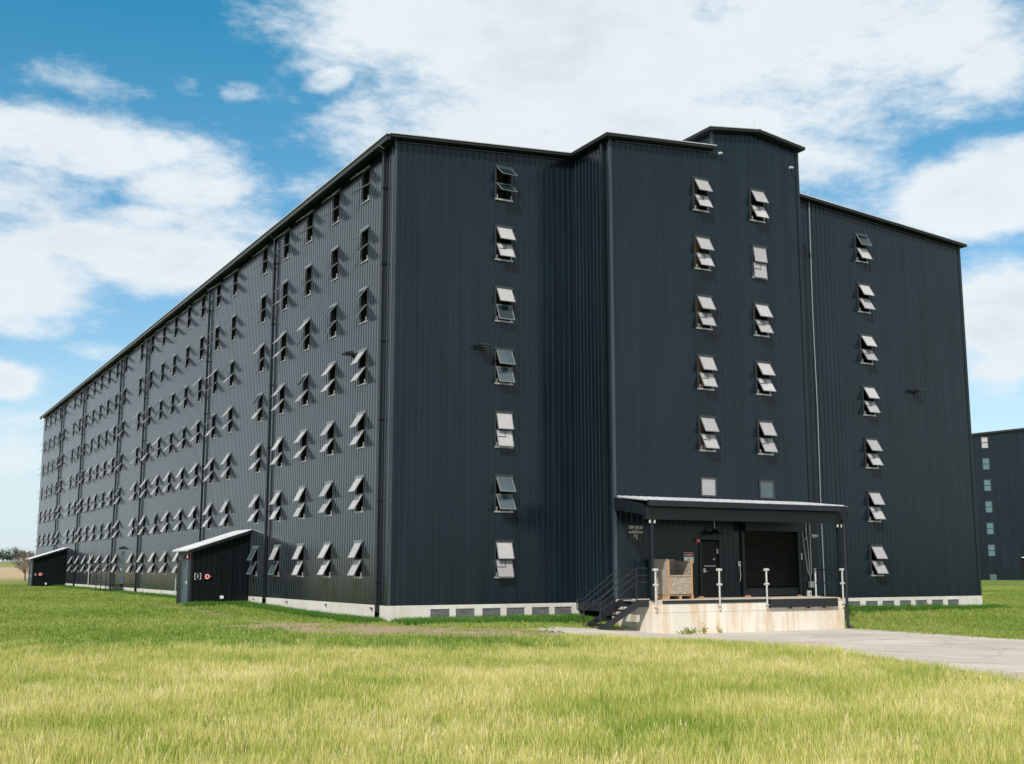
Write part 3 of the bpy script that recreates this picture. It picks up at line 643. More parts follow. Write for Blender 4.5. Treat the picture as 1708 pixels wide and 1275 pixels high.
# ------------------------------------------------------------------ wall lights, cameras, alarm, signs
def wall_light(x, y, z, rz, label):
    t_ = thing('wall_light', label, 'wall light', (x, y, z), rz, 'flat black floodlights high on the walls')
    mb = MB(); mb.box(-.07, .07, -.10, 0, -.08, .08); mb.tube([(0, -.08, 0), (0, -.14, .04)], .03, 8); mb.build('bracket', 'rail', t_)
    mb = MB(); mb.hexa([(-.22, -.42, .03), (.22, -.42, .03), (.24, -.12, .0), (-.24, -.12, .0), (-.20, -.40, .08), (.20, -.40, .08), (.22, -.14, .12), (-.22, -.14, .12)]); mb.build('housing', 'rail', t_)
    mb = MB(); mb.box(-.15, .15, -.38, -.18, -.012, .0); mb.build('lens', 'sashframe', t_)
wall_light(3.2, -.03, 9.02, 0, 'black floodlight on the front wall left of the fourth window of the left wing')
wall_light(23.8, -.03, 9.02, 0, 'black floodlight on the right wing wall beside its window column')
wall_light(-.03, 3.25, 9.0, -math.pi / 2, 'black floodlight on the long side wall beside the windows nearest the corner')
t_ = thing('door_light', 'small hooded light above the grey side door', 'wall light', (-.05, 42.05, 2.95), -math.pi / 2)
mb = MB(); mb.hexa([(-.16, -.34, -.06), (.16, -.34, -.06), (.16, 0, -.06), (-.16, 0, -.06), (-.12, -.28, .02), (.12, -.28, .02), (.14, 0, .14), (-.14, 0, .14)]); mb.build('hood', 'rail', t_)
mb = MB(); mb.box(-.1, .1, -.26, -.06, -.085, -.062); mb.build('lens', 'white', t_)
t_ = thing('gooseneck_lamp', 'black barn lamp hanging on a thin pipe over the man door', 'lamp', (10.86, -D_ - .02, 0))
mb = MB(); mb.tube([(0, -.22, 3.42), (0, -.24, 3.0)], .014, 6); mb.build('stem', 'galv', t_)
mb = MB()
for k in range(16):
    a0, a1 = 2 * math.pi * k / 16, 2 * math.pi * (k + 1) / 16
    for (r0, q0), (r1, q1) in zip([(.05, 3.02), (.09, 2.97), (.24, 2.88), (.25, 2.84)], [(.09, 2.97), (.24, 2.88), (.25, 2.84), (.23, 2.84)]):
        mb.quad((r0 * math.cos(a0), -.24 + r0 * math.sin(a0), q0), (r1 * math.cos(a0), -.24 + r1 * math.sin(a0), q1), (r1 * math.cos(a1), -.24 + r1 * math.sin(a1), q1), (r0 * math.cos(a1), -.24 + r0 * math.sin(a1), q0))
mb.build('shade', 'rail', t_)
def camera_dome(x, y, z, label):
    t_ = thing('security_camera', label, 'security camera', (x, y, z), 0, 'white cameras at the top of the tower')
    mb = MB(); mb.box(-.035, .035, -.04, 0, -.045, .045); mb.tube([(0, -.03, 0), (0, -.12, .02)], .018, 8); mb.build('bracket', 'galv', t_)
    mb = MB(); mb.tube([(-.02, -.10, -.03), (.01, -.22, -.07)], .040, 10); mb.build('housing', 'galv', t_)
    mb = MB(); mb.tube([(.0105, -.222, -.071), (.013, -.235, -.076)], .03, 10); mb.build('lens', 'signblack', t_)
camera_dome(11.72, -D_ - .035, 16.62, 'white camera below the roof step at the tower left edge')
camera_dome(15.12, -D_ - .035, 16.66, 'white camera near the top right corner of the tower')
t_ = thing('wall_speaker', 'grey box light on the wall right of the roller door', 'wall light', (15.42, -D_ - .04, 2.86))
mb = MB(); mb.hexa([(-.14, -.22, -.04), (.14, -.22, -.04), (.14, 0, -.07), (-.14, 0, -.07), (-.14, -.22, .03), (.14, -.22, .03), (.14, 0, .06), (-.14, 0, .06)]); mb.build('housing', 'alum', t_)
mb = MB(); mb.box(-.11, .11, -.19, -.03, -.072, -.064); mb.build('lens', 'white', t_)
t_ = thing('fire_bell', 'small red fire strobe on the wall left of the man door', 'fire alarm', (10.26, -D_ - .035, 2.63))
mb = MB(); mb.tube([(0, 0, 0), (0, -.05, 0)], .085, 16); mb.build('body', 'red', t_)
mb = MB(); mb.tube([(.03, -.05, 0), (.03, -.08, 0)], .03, 10); mb.build('lens', 'white', t_)
def plate(t_, x0, x1, z0, z1, m, y=-.012, name='plate'):
    mb = MB(); mb.box(x0, x1, y, y + .012, z0, z1); return mb.build(name, m, t_)
RX = (math.pi / 2, 0, 0)
t_ = thing('warehouse_sign', 'black sign with white lettering reading warehouse number one', 'sign', (7.74, -D_ - .036, 2.88))
plate(t_, -.28, .28, -.30, .25, 'signblack')
text('lettering', 'DSP 20125', .135, t_, (0, -.014, .15), RX, 'white', .003, .95)
plate(t_, -.16, .16, .055, .063, 'white', -.018, 'rule')
text('lettering', 'WAREHOUSE', .10, t_, (0, -.014, -.01), RX, 'white', .003, .95)
text('lettering', '#', .11, t_, (-.055, -.014, -.12), RX, 'white', .003); text('lettering', '1', .22, t_, (.035, -.014, -.16), RX, 'white', .003)
t_ = thing('danger_sign', 'white danger no smoking sign with a red oval beside the man door', 'sign', (9.90, -D_ - .036, 2.06))
plate(t_, -.20, .20, -.19, .17, 'white'); plate(t_, -.19, .19, .02, .16, 'signblack', -.017, 'header')
mb = MB(); n = 20
mb.poly([(.16 * math.cos(2 * math.pi * k / n), -.020, .09 + .055 * math.sin(2 * math.pi * k / n)) for k in range(n)]); mb.build('oval', 'red', t_)
text('lettering', 'DANGER', .07, t_, (0, -.022, .088), RX, 'white', .002); text('lettering', 'NO', .085, t_, (0, -.014, -.05), RX, 'signblack', .002); text('lettering', 'SMOKING', .08, t_, (0, -.014, -.13), RX, 'signblack', .002)
def little_box(x, z, w_, h_, m, label, name='switch_box', d_=.06):
    t_ = thing(name, label, 'electrical box', (x, -D_ - .035, z))
    mb = MB(); mb.box(-w_ / 2, w_ / 2, -d_, 0, -h_ / 2, h_ / 2); mb.build('housing', m, t_, bevel=.008)
    return t_
t1 = little_box(12.06, 1.86, .09, .16, 'white', 'white push button box on the wall left of the roller door')
mb = MB(); mb.tube([(0, -.05, -.08), (0.02, -.06, -.35), (0, -.05, -.6)], .012, 6); mb.build('cord', 'white', t1)
mb = MB(); mb.box(-.022, .022, -.065, -.06, -.03, .04); mb.build('button', 'signblack', t1)
t1 = little_box(14.92, 2.12, .06, .22, 'white', 'narrow white strip on the right jamb of the roller door', 'sensor')
mb = MB(); mb.box(-.015, .015, -.064, -.06, -.08, .08); mb.build('cover', 'sashframe', t1)

# ------------------------------------------------------------------ loading dock
dk = thing('loading_dock', 'raised pale concrete loading dock with rust stains below the canopy', 'loading dock')
DX0, DX1, DY = 6.95, 15.05, -4.25
mb = MB(); mb.box(DX0 + .05, DX1 - .05, DY + .05, -D_ + .3, -.8, .6); mb.build('core', 'dock', dk)
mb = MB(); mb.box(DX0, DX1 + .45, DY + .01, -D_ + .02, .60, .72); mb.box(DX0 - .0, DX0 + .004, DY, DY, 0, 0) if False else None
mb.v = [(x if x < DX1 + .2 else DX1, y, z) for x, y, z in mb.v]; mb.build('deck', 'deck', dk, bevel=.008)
xs = np.linspace(DX0, DX1, 10)
for a, b in zip(xs, xs[1:]):
    for z0, z1 in ((-.75, .335), (.341, .60)):
        if z1 > .5 and a > 11.6: z1 = .5999
        mb = MB(); mb.box(a + .003, b - .003, DY, DY + .05, z0, z1); mb.build('concrete_panel', 'dock', dk)
for z0, z1 in ((-.75, .335), (.341, .60)):
    for ya, yb in ((DY + .052, -3.3), (-3.294, -D_)):
        mb = MB(); mb.box(DX0, DX0 + .05, ya, yb, z0, z1); mb.build('concrete_panel', 'dock', dk)
        mb = MB(); mb.box(DX1 - .05, DX1, ya, yb, z0, z1); mb.build('concrete_panel', 'dock', dk)
mb = MB(); mb.box(DX0 + .45, 11.68, DY - .025, DY - .002, .615, .712); mb.build('edge_angle', 'rail', dk)
mb = MB(); mb.box(11.68, 14.67, DY - .11, DY - .004, .43, .70)
for x in (12.6, 13.4, 14.1): mb.box(x - .05, x + .05, DY - .06, DY - .004, .38, .43)
mb.build('bumper_plate', 'rail', dk)

# canopy
cp = thing('dock_canopy', 'black steel canopy with a pale sloping roof over the loading dock', 'canopy')
CX0, CX1, CY = 6.72, 15.2, -4.5
def czf(y): return 3.78 + (y - CY) * (4.0 - 3.78) / (-D_ - CY)
mb = MB(); mb.hexa([(CX0, CY, czf(CY)), (CX1, CY, czf(CY)), (CX1, -D_ - .04, czf(-D_)), (CX0 + .3, -D_ - .04, czf(-D_)), (CX0, CY, czf(CY) + .035), (CX1, CY, czf(CY) + .035), (CX1, -D_ - .04, czf(-D_) + .035), (CX0 + .3, -D_ - .04, czf(-D_) + .035)])
x = CX0 + .3
while x < CX1: mb.hexa([(x, CY - .01, czf(CY) + .036), (x + .05, CY - .01, czf(CY) + .036), (x + .05, -D_ - .05, czf(-D_) + .036), (x, -D_ - .05, czf(-D_) + .036), (x + .01, CY - .01, czf(CY) + .066), (x + .04, CY - .01, czf(CY) + .066), (x + .04, -D_ - .05, czf(-D_) + .066), (x + .01, -D_ - .05, czf(-D_) + .066)]); x += .305
mb.build('roof', 'roof', cp)
mb = MB(); mb.box(CX0 - .02, CX1 + .02, CY - .12, CY - .002, 3.62, 3.80); mb.build('gutter', 'trim', cp)
mb = MB(); mb.box(6.80, 15.12, DY - .06, DY + .10, 3.22, 3.60); mb.build('beam', 'trim', cp)
mb = MB(); mb.hexa([(6.80, DY + .102, 3.36), (6.9, DY + .102, 3.36), (6.99, -D_ - .05, 3.6), (6.89, -D_ - .05, 3.6), (6.80, DY + .102, 3.70), (6.9, DY + .102, 3.70), (6.99, -D_ - .05, 4.0), (6.89, -D_ - .05, 4.0)])
mb.build('end_beam', 'trim', cp)
mb = MB(); mb.hexa([(15.0, DY + .102, 3.36), (15.1, DY + .102, 3.36), (15.1, -D_ - .05, 3.6), (15.0, -D_ - .05, 3.6), (15.0, DY + .102, 3.70), (15.1, DY + .102, 3.70), (15.1, -D_ - .05, 4.0), (15.0, -D_ - .05, 4.0)]); mb.build('end_beam', 'trim', cp)
mb = MB(); mb.hexa([(6.95, DY + .1, 3.60), (15.0, DY + .1, 3.60), (15.0, -D_ - .05, 3.93), (6.99, -D_ - .05, 3.93), (6.95, DY + .1, 3.63), (15.0, DY + .1, 3.63), (15.0, -D_ - .05, 3.96), (6.99, -D_ - .05, 3.96)]); mb.build('soffit', 'soffit', cp)
for x in (7.05, 14.98):
    mb = MB(); y = DY + .06
    mb.box(x - .055, x + .055, y - .055, y - .045, .74, 3.22); mb.box(x - .055, x + .055, y + .045, y + .055, .74, 3.22); mb.box(x - .006, x + .006, y - .045, y + .045, .74, 3.22)
    mb.box(x - .10, x + .10, y - .10, y + .10, .72, .74); mb.build('post', 'trim', cp)
    for dx in (-.09, .09):
        mb = MB(); mb.tube([(x + dx, y - .08, 3.20), (x + dx, y - .08, 3.10)], .032, 8); mb.build('insulator', 'galv', cp)
mb = MB(); mb.tube([(15.14, CY - .06, 3.62), (15.14, CY - .04, 3.45), (15.10, DY - .09, 3.25), (15.10, DY - .09, -.12), (15.12, DY - .12, -.26), (15.28, DY - .2, -.33)], .052, 10); mb.build('downpipe', 'rail', cp)

# stairs
sr = thing('dock_stairs', 'black steel stairs with handrails at the left end of the dock', 'stairs')
gx0 = 5.25; zb = float(gz(5.2, -3.7))
for y in (-4.14, -3.22):
    mb = MB(); a = Vector((5.18, y, zb)); b = Vector((6.55, y, .72))
    mb.hexa([(5.02, y - .02, zb), (5.34, y - .02, zb), (5.34, y + .02, zb), (5.02, y + .02, zb), (6.50, y - .02, .74), (6.95, y - .02, .74), (6.95, y + .02, .74), (6.50, y + .02, .74)])
    mb.v = mb.v[:]  # stringer, widened by a level landing lug
    mb.hexa([(6.6, y - .021, .52), (6.95, y - .021, .52), (6.95, y + .021, .52), (6.6, y + .021, .52), (6.6, y - .021, .7405), (6.95, y - .021, .7405), (6.95, y + .021, .7405), (6.6, y + .021, .7405)])
    mb.build('stringer', 'rail', sr)
n = 5
for k in range(n):
    t_ = (k + 1) / (n + 1); x = 5.18 + t_ * 1.42; z = zb + t_ * (.72 - zb)
    mb = MB(); mb.box(x - .10, x + .16, -4.12, -3.24, z - .02, z + .012)
    mb.box(x - .11, x - .10, -4.12, -3.24, z - .04, z + .012); mb.build('tread', 'rail', sr)
mb = MB(); mb.box(6.62, 6.95, -4.12, -3.24, .69, .722); mb.build('landing_plate', 'galv', sr)
for y in (-4.14, -3.22):
    mb = MB(); y_ = y - .0
    b0 = (5.15, y, float(gz(5.15, y))); 
    mb.tube([b0, (5.15, y, .72)], .022, 8); mb.tube([(6.50, y, .74), (6.50, y, 1.72)], .022, 8)
    for dz in (0, -.22):
        mb.tube([(4.93, y, .74 + dz * .4), (5.15, y, .78 + dz * .7), (6.44, y, 1.68 + dz), (6.52, y, 1.71 + dz), (6.92, y, 1.71 + dz)], .017, 8)
    mb.tube([(5.15, y, .40), (6.50, y, 1.28)], .015, 8); mb.tube([(6.50, y, 1.28), (6.92, y, 1.28)], .015, 8)
    mb.tube([(4.93, y, .74), (4.90, y, .70), (4.90, y, .46), (5.15, y, .46)], .015, 8)
    mb.build('handrail', 'rail', sr)

# guard posts
gp = thing('guard_rail', 'galvanised guard posts with short black rails along the dock edge', 'railing')
for (x, y) in ((7.12, DY - .04), (9.63, DY - .04), (11.60, DY - .04), (14.98, DY - .045), (14.98, -3.0)):
    on = y > -4
    mb = MB(); z0 = .722 if on else .52
    mb.tube([(x, y, z0), (x, y, 1.66)], .030, 10)
    if not on: mb.box(x - .05, x + .05, y - .035, y + .037, .50, .54); mb.tube([(x, y - .01, .46), (x, y - .01, .40)], .03, 8)
    else: mb.box(x - .11, x + .11, y - .11, y + .11, .7225, .74)
    p_ = mb.build('post', 'galv', gp)
    mb = MB(); mb.tube([(x, y, 1.62), (x, y, 1.70)], .048, 10)
    if not on:
        mb.tube([(x - .10, y, 1.655), (x + .10, y, 1.655)], .040, 8); mb.tube([(x - .09, y, 1.19), (x + .09, y, 1.19)], .038, 8)
    mb.build('fitting', 'galv', p_)
mb = MB()
for z in (1.655, 1.19): mb.tube([(14.98, DY + .05, z), (14.98, -3.03, z)], .022, 8)
mb.build('side_rail', 'rail', gp)

# strand board crate on a pallet
cr = thing('strand_board_crate', 'tall weathered strand board crate with a half open front on a pallet', 'crate')
x0, x1, y0, y1, z0, z1 = 8.24, 9.22, -3.42, -2.50, .86, 2.00
for nm, a in (('side_panel', (x0, x0 + .03, y0, y1, z0, z0 + .56)), ('side_panel', (x0, x0 + .03, y0, y1, z0 + .565, z1)), ('side_panel', (x1 - .03, x1, y0, y1, z0, z1 - .05)),
              ('back_panel', (x0 + .031, x1 - .031, y1 - .03, y1, z0, z1)), ('front_panel', (x0 + .05, x1 - .031, y0 + .002, y0 + .03, z0 + .02, z0 + .60)), ('floor_panel', (x0 + .032, x1 - .032, y0 + .032, y1 - .032, z0, z0 + .02))):
    mb = MB(); mb.box(*a); mb.build(nm, 'osb', cr)
for x in (x0 + .001, x1 - .05):
    mb = MB(); mb.box(x, x + .05, y0 - .03, y0 - .001, z0 - .02, z1 - .03); mb.build('corner_batten', 'pallet', cr)
mb = MB(); mb.box(x0 + .05, x1 - .05, y0 - .02, y0 - .001, z0 + .58, z0 + .63); mb.build('rail_batten', 'osb', cr)
pl = thing('pallet', 'orange brown wooden pallet under the strand board crate', 'pallet')
for k in range(6):
    mb = MB(); yy_ = y0 - .02 + k * (y1 - y0 - .06) / 5; mb.box(x0 - .03, x1 + .03, yy_, yy_ + .10, .825, .845); mb.build('deck_board', 'pallet', pl)
for x in (x0 - .03, (x0 + x1) / 2 - .04, x1 - .05):
    mb = MB(); mb.box(x, x + .08, y0 - .02, y1 + .02, .725, .824); mb.build('stringer', 'pallet', pl)
for i, (x, y, s_, lb, m_) in enumerate(((9.45, -3.5, .10, 'small tan wood scrap on the deck beside the crate', 'pallet'), (12.05, -2.75, .09, 'brown wood chock on the deck by the roller door', 'pallet'), (14.35, -2.8, .07, 'small orange block on the deck near the right rail', 'pallet'))):
    mb = MB(); mb.box(x, x + s_ * 2.2, y, y + s_ * 1.2, .722, .722 + s_ * .45); mb.hexa([(x + s_ * .3, y - .02, .722 + s_ * .46), (x + s_ * 1.9, y + .02, .722 + s_ * .46), (x + s_ * 1.8, y + s_, .722 + s_ * .46), (x + s_ * .4, y + s_ * .9, .722 + s_ * .46), (x + s_ * .3, y - .02, .722 + s_ * .8), (x + s_ * 1.9, y + .02, .722 + s_ * .7), (x + s_ * 1.8, y + s_, .722 + s_ * .7), (x + s_ * .4, y + s_ * .9, .722 + s_ * .8)])
    tag(mb.build('wood_block', m_), lb, 'wood block')
t_ = little_box(15.3, .86, .14, .2, 'galv', 'small galvanised floor box on the deck at the far right end', 'outlet_box', .1)
t_.location.y = -2.75; t_.location.x = 14.85; t_.location.z = .822
mb = MB(); mb.box(-.03, .03, -.106, -.1, -.04, .04); mb.build('socket', 'sashframe', t_)

# ------------------------------------------------------------------ lean-to sheds on the long side
def shed(Y0, label, sign, group='lean-to sheds on the long side wall'):
    Y1 = Y0 + 2.25; X1 = -2.5; g = float(gz(-1.5, Y0)) - .15; zw, ze = 3.28, 2.50
    s = thing('lean_to_shed', label, 'shed', (0, Y0, 0), 0, group)
    H_ = lambda x: zw + (ze - zw) * (x / X1) - .03
    mb = MB(); sheet(mb, (X1, 0), (1, 0), (0, -1), -X1 - .04, g, lambda q: H_(X1 + q), depth=.02); mb.build('wall', 'shedwall', s)
    mb = MB(); sheet(mb, (-.04, 2.25), (-1, 0), (0, 1), -X1 - .04, g, lambda q: H_(-.04 - q), depth=.02); mb.build('wall', 'shedwall', s)
    mb = MB(); sheet(mb, (X1, 2.25), (0, -1), (-1, 0), 2.25, g, ze - .03, [(2.25 - 1.35, 2.25 - .35, g + .1, 2.12)], depth=.02); mb.build('wall', 'shedwall', s)
    mb = MB(); mb.box(X1 - .01, X1 + .03, .39, 1.31, g + .1, 2.08); d_ = mb.build('door', 'slate_door', s)
    mb = MB(); mb.box(X1 - .04, X1 + .04, .31, .39, g + .1, 2.12); mb.box(X1 - .04, X1 + .04, 1.31, 1.39, g + .1, 2.12); mb.box(X1 - .045, X1 + .04, .31, 1.39, 2.08, 2.16); mb.build('door_frame', 'slate_door', d_)
    mb = MB(); mb.tube([(X1 - .07, .47, 1.12), (X1 - .07, .62, 1.12)], .016, 6); mb.box(X1 - .07, X1 - .01, .46, .52, 1.05, 1.2); mb.build('handle', 'galv', d_)
    mb = MB(); ya, yb = -.22, 2.47; xo = X1 - .22; zf = lambda x: zw + (ze - zw) * (x / X1)
    mb.hexa([(xo, ya, zf(xo) - .02), (-.04, ya, zf(0)), (-.04, yb, zf(0)), (xo, yb, zf(xo) - .02), (xo, ya, zf(xo) + .03), (-.04, ya, zf(0) + .05), (-.04, yb, zf(0) + .05), (xo, yb, zf(xo) + .03)])
    y = ya + .02
    while y < yb: mb.hexa([(xo, y, zf(xo) + .031), (-.04, y, zf(0) + .051), (-.04, y + .05, zf(0) + .051), (xo, y + .05, zf(xo) + .031), (xo, y + .01, zf(xo) + .06), (-.04, y + .01, zf(0) + .08), (-.04, y + .04, zf(0) + .08), (xo, y + .04, zf(xo) + .06)]); y += .305
    mb.build('roof', 'roof', s)
    mb = MB(); mb.hexa([(xo + .02, ya - .022, zf(xo) - .12), (-.06, ya - .022, zf(0) - .10), (-.06, ya - .002, zf(0) - .10), (xo + .02, ya - .002, zf(xo) - .12), (xo + .02, ya - .022, zf(xo) + .01), (-.06, ya - .022, zf(0) + .03), (-.06, ya - .002, zf(0) + .03), (xo + .02, ya - .002, zf(xo) + .01)]); mb.build('barge_board', 'trim', s)
    mb = MB(); mb.box(X1 - .045, X1 + .06, -.045, .06, g, ze - .04); mb.build('corner_trim', 'trim', s)
    return s, X1
s1, X1 = shed(14.8, 'near black lean-to shed with a grey door and a number one plate', '1')
s2, _ = shed(64.3, 'far black lean-to shed at the far end of the long wall', '3')
t_ = thing('number_sign', 'small plate with a white number one on the near shed', 'sign', (-2.22, 14.8 - .03, 1.38))
plate(t_, -.14, .14, -.14, .14, 'signblack')
mb = MB()
for sx in (-1, 1):
    mb.box(*sorted((sx * .13, sx * .115)), -.018, -.0122, -.13, .13)
    for sz in (-1, 1): mb.box(*sorted((sx * .1148, sx * .07)), -.018, -.0122, *sorted((sz * .13, sz * .115)))
mb.build('border', 'white', t_); text('lettering', '1', .22, t_, (0, -.014, 0), RX, 'white', .003)
t_ = thing('number_sign', 'small pale plate on the far shed', 'sign', (-2.30, 64.3 - .03, 1.22))
plate(t_, -.13, .13, -.14, .14, 'signblack'); text('lettering', '3', .22, t_, (0, -.014, 0), RX, 'white', .003)
def hydrant(Y0, x, z, label, s=.7):
    t_ = thing('fire_connection', label, 'fire connection', (x, Y0 - .03, z), 0, 'red fire connections on the sheds')
    mb = MB(); mb.box(-.15 * s, .13 * s, -.05, 0, -.13 * s, .13 * s); mb.tube([(.13 * s, -.02, 0), (.22 * s, -.05, -.02)], .05, 8); mb.build('body', 'red', t_)
    mb = MB(); 
    for k in range(20):
        a0, a1 = 2 * math.pi * k / 20, 2 * math.pi * (k + 1) / 20
        for y_ in (-.062,): mb.quad((.055 * math.cos(a0), y_, .075 * math.sin(a0)), (.055 * math.cos(a1), y_, .075 * math.sin(a1)), (.08 * math.cos(a1), y_, .10 * math.sin(a1)), (.08 * math.cos(a0), y_, .10 * math.sin(a0)))
        mb.quad((.08 * math.cos(a0), -.062, .10 * math.sin(a0)), (.08 * math.cos(a1), -.062, .10 * math.sin(a1)), (.08 * math.cos(a1), -.05, .10 * math.sin(a1)), (.08 * math.cos(a0), -.05, .10 * math.sin(a0)))
    mb.build('ring', 'white', t_)
hydrant(14.8, -1.84, 1.37, 'red fire connection with a pale ring on the near shed'); hydrant(64.3, -1.95, 1.25, 'red fire connection on the far shed', .9)
t_ = thing('alarm_strobe', 'red strobe above the door of the near shed', 'fire alarm', (-2.53, 15.1, 2.2), -math.pi / 2)
mb = MB(); mb.box(-.06, .06, -.06, 0, -.09, .09); mb.build('body', 'red', t_); mb = MB(); mb.box(-.025, .025, -.085, -.06, -.05, .03); mb.build('lens', 'white', t_)
t_ = thing('shed_light', 'small hooded lamp over the near shed door', 'wall light', (-2.53, 15.65, 2.2), -math.pi / 2)
mb = MB(); mb.hexa([(-.12, -.26, -.07), (.12, -.26, -.07), (.12, 0, -.09), (-.12, 0, -.09), (-.1, -.24, -.02), (.1, -.24, -.02), (.12, 0, .07), (-.12, 0, .07)]); mb.build('hood', 'rail', t_)
mb = MB(); mb.box(-.09, .09, -.22, -.04, -.11, -.09); mb.build('lens', 'white', t_)
for (Y0, x, lb) in ((14.8, -1.0, 'small white vent cap low on the near shed'), (64.3, -1.3, 'small white vent cap low on the far shed')):
    t_ = thing('vent_cap', lb, 'vent', (x - .2, Y0 - .03, .52)); mb = MB(); mb.tube([(0, 0, 0), (0, -.12, 0)], .06, 12); mb.build('hood', 'white', t_)
    mb = MB(); mb.box(-.08, .08, -.012, .0, -.08, .08); mb.build('flange', 'sashframe', t_)
# small landing at the side door
ld = thing('side_landing', 'black steel landing and steps at the grey side door', 'stairs')
mb = MB(); mb.box(-1.15, -.07, 41.2, 44.6, .72, .76); mb.build('deck', 'rail', ld)
for (x, y) in ((-1.12, 41.25), (-1.12, 42.9), (-1.12, 44.55), (-.12, 44.55)):
    mb = MB(); g_ = float(gz(x, y)); mb.tube([(x, y, g_ - .05), (x, y, 1.75)], .025, 6); mb.build('post', 'rail', ld)
mb = MB()
for z in (1.75, 1.30, .95): mb.tube([(-1.12, 41.25, z), (-1.12, 44.55, z)], .02, 6)
for z in (1.75, 1.30): mb.tube([(-1.12, 41.25, z), (-1.12, 39.9, z - .75), (-1.12, 39.9, z - .9)], .02, 6)
mb.build('handrail', 'rail', ld)
for k in range(3):
    mb = MB(); y = 41.18 - k * .28; z = .60 - k * .15; mb.box(-1.1, -.15, y - .28, y, z - .03, z); mb.build('tread', 'rail', ld)

# ------------------------------------------------------------------ second warehouse, far right
w2 = thing('far_warehouse', 'second black corrugated warehouse standing beyond the right end of the field', 'warehouse', (86.8, 49.2, 0), -math.radians(29 + 13))
g2 = -.2
mb = MB()
h2 = [(1.35, 2.0, 1.0 - .33 + 2.24 * (k - 1), 1.0 - .33 + 2.24 * (k - 1) + 1.18) for k in range(2, 8)] + [(1.35, 2.0, .50, 1.05), (4.3, 5.3, .3, 2.6)]
T2 = 15.45
sheet(mb, (0, 0), (1, 0), (0, -1), 13.5, g2, lambda s: T2 + .09 * s, h2)
sheet(mb, (13.5, 0), (1, 0), (0, -1), 13.5, g2, lambda s: T2 + .09 * (13.5 - s)); mb.build('wall', 'wall', w2)
mb = MB(); sheet(mb, (0, 60), (0, -1), (-1, 0), 60, g2, T2); mb.build('wall', 'wall', w2)
mb = MB(); sheet(mb, (27, 0), (0, 1), (1, 0), 60, g2, T2); mb.poly([(27, 60, g2), (0, 60, g2), (0, 60, T2), (13.5, 60, T2 + 1.2), (27, 60, T2)]); mb.build('wall', 'wall', w2)
mb = MB()
for x0, x1, zf in ((-.3, 13.5, lambda x: T2 + .09 * x), (13.5, 27.3, lambda x: T2 + .09 * (27 - x))): slab(mb, x0, x1, -.3, 60.3, zf, .18, 0)
mb.build('roof', 'soffit', w2)
mb = MB(); mb.box(.1, .24, -.16, -.04, g2, T2 - .1); mb.build('downpipe', 'trim', w2)
for a, b, c, d in h2:
    if a > 4: continue
    f = MB(); f.box(a - .03, a + .03, -.06, .05, c, d); f.box(b - .03, b + .03, -.06, .05, c, d); f.box(a + .03, b - .03, -.06, .05, d - .03, d + .03); f.box(a + .03, b - .03, -.06, .05, c - .03, c + .03); f.box(a + .03, b - .03, -.055, .05, (c + d) / 2 - .03, (c + d) / 2 + .03)
    wo = f.build('window', 'dark_frame', w2)
    tilt = .1 if c > 8 else .0
    p_ = MB(); p_.box(a + .03, b - .03, -.02, -.01, c + .03, d - .03); p_.build('pane', 'pane' if c > 13.5 else 'bluepane', wo)
mb = MB(); mb.box(4.3, 5.3, .02, .06, .3, 2.6); dd = mb.build('door', 'black_door', w2); mb = MB(); mb.box(4.5, 5.0, -.3, -.03, 2.72, 2.80); mb.build('door_lamp', 'white', dd)
mb = MB(); mb.box(6.0, 6.1, -.12, -.02, .3, 1.6); mb.build('meter_box', 'galv', w2)

# ------------------------------------------------------------------ grass
def clump(name, n, rad, h, hv, wdt, mname, lean=0.35, seed=0):
    r = np.random.default_rng(seed); V = []; Fc = []; T = []
    for k in range(n):
        a = r.uniform(0, 2 * math.pi); q = rad * math.sqrt(r.uniform(0, 1)); x, y = q * math.cos(a), q * math.sin(a)
        hh = h * (1 + r.uniform(-hv, hv)); th = r.uniform(0, 2 * math.pi); dx, dy = math.cos(th), math.sin(th)
        la = r.uniform(0, 2 * math.pi); ln = hh * lean * r.uniform(.2, 1.3); lx, ly = math.cos(la) * ln, math.sin(la) * ln
        w_ = wdt * r.uniform(.6, 1.3); i = len(V); ti = r.uniform(0, 1) ** 1.2
        V += [(x - dx * w_, y - dy * w_, -.03), (x + dx * w_, y + dy * w_, -.03), (x + lx * .3 - dx * w_ * .8, y + ly * .3 - dy * w_ * .8, hh * .5), (x + lx * .3 + dx * w_ * .8, y + ly * .3 + dy * w_ * .8, hh * .5), (x + lx, y + ly, hh)]
        Fc += [(i, i + 1, i + 3, i + 2), (i + 2, i + 3, i + 4)]; T += [ti * .45, ti * .45, ti * .8, ti * .8, min(1, ti + .15)]
    me = bpy.data.meshes.new(name); me.from_pydata(V, [], Fc); me.materials.append(M[mname])
    at = me.attributes.new('tint', 'FLOAT', 'POINT'); at.data.foreach_set('value', np.array(T, np.float32)); me.update()
    return bpy.data.objects.new(name, me)
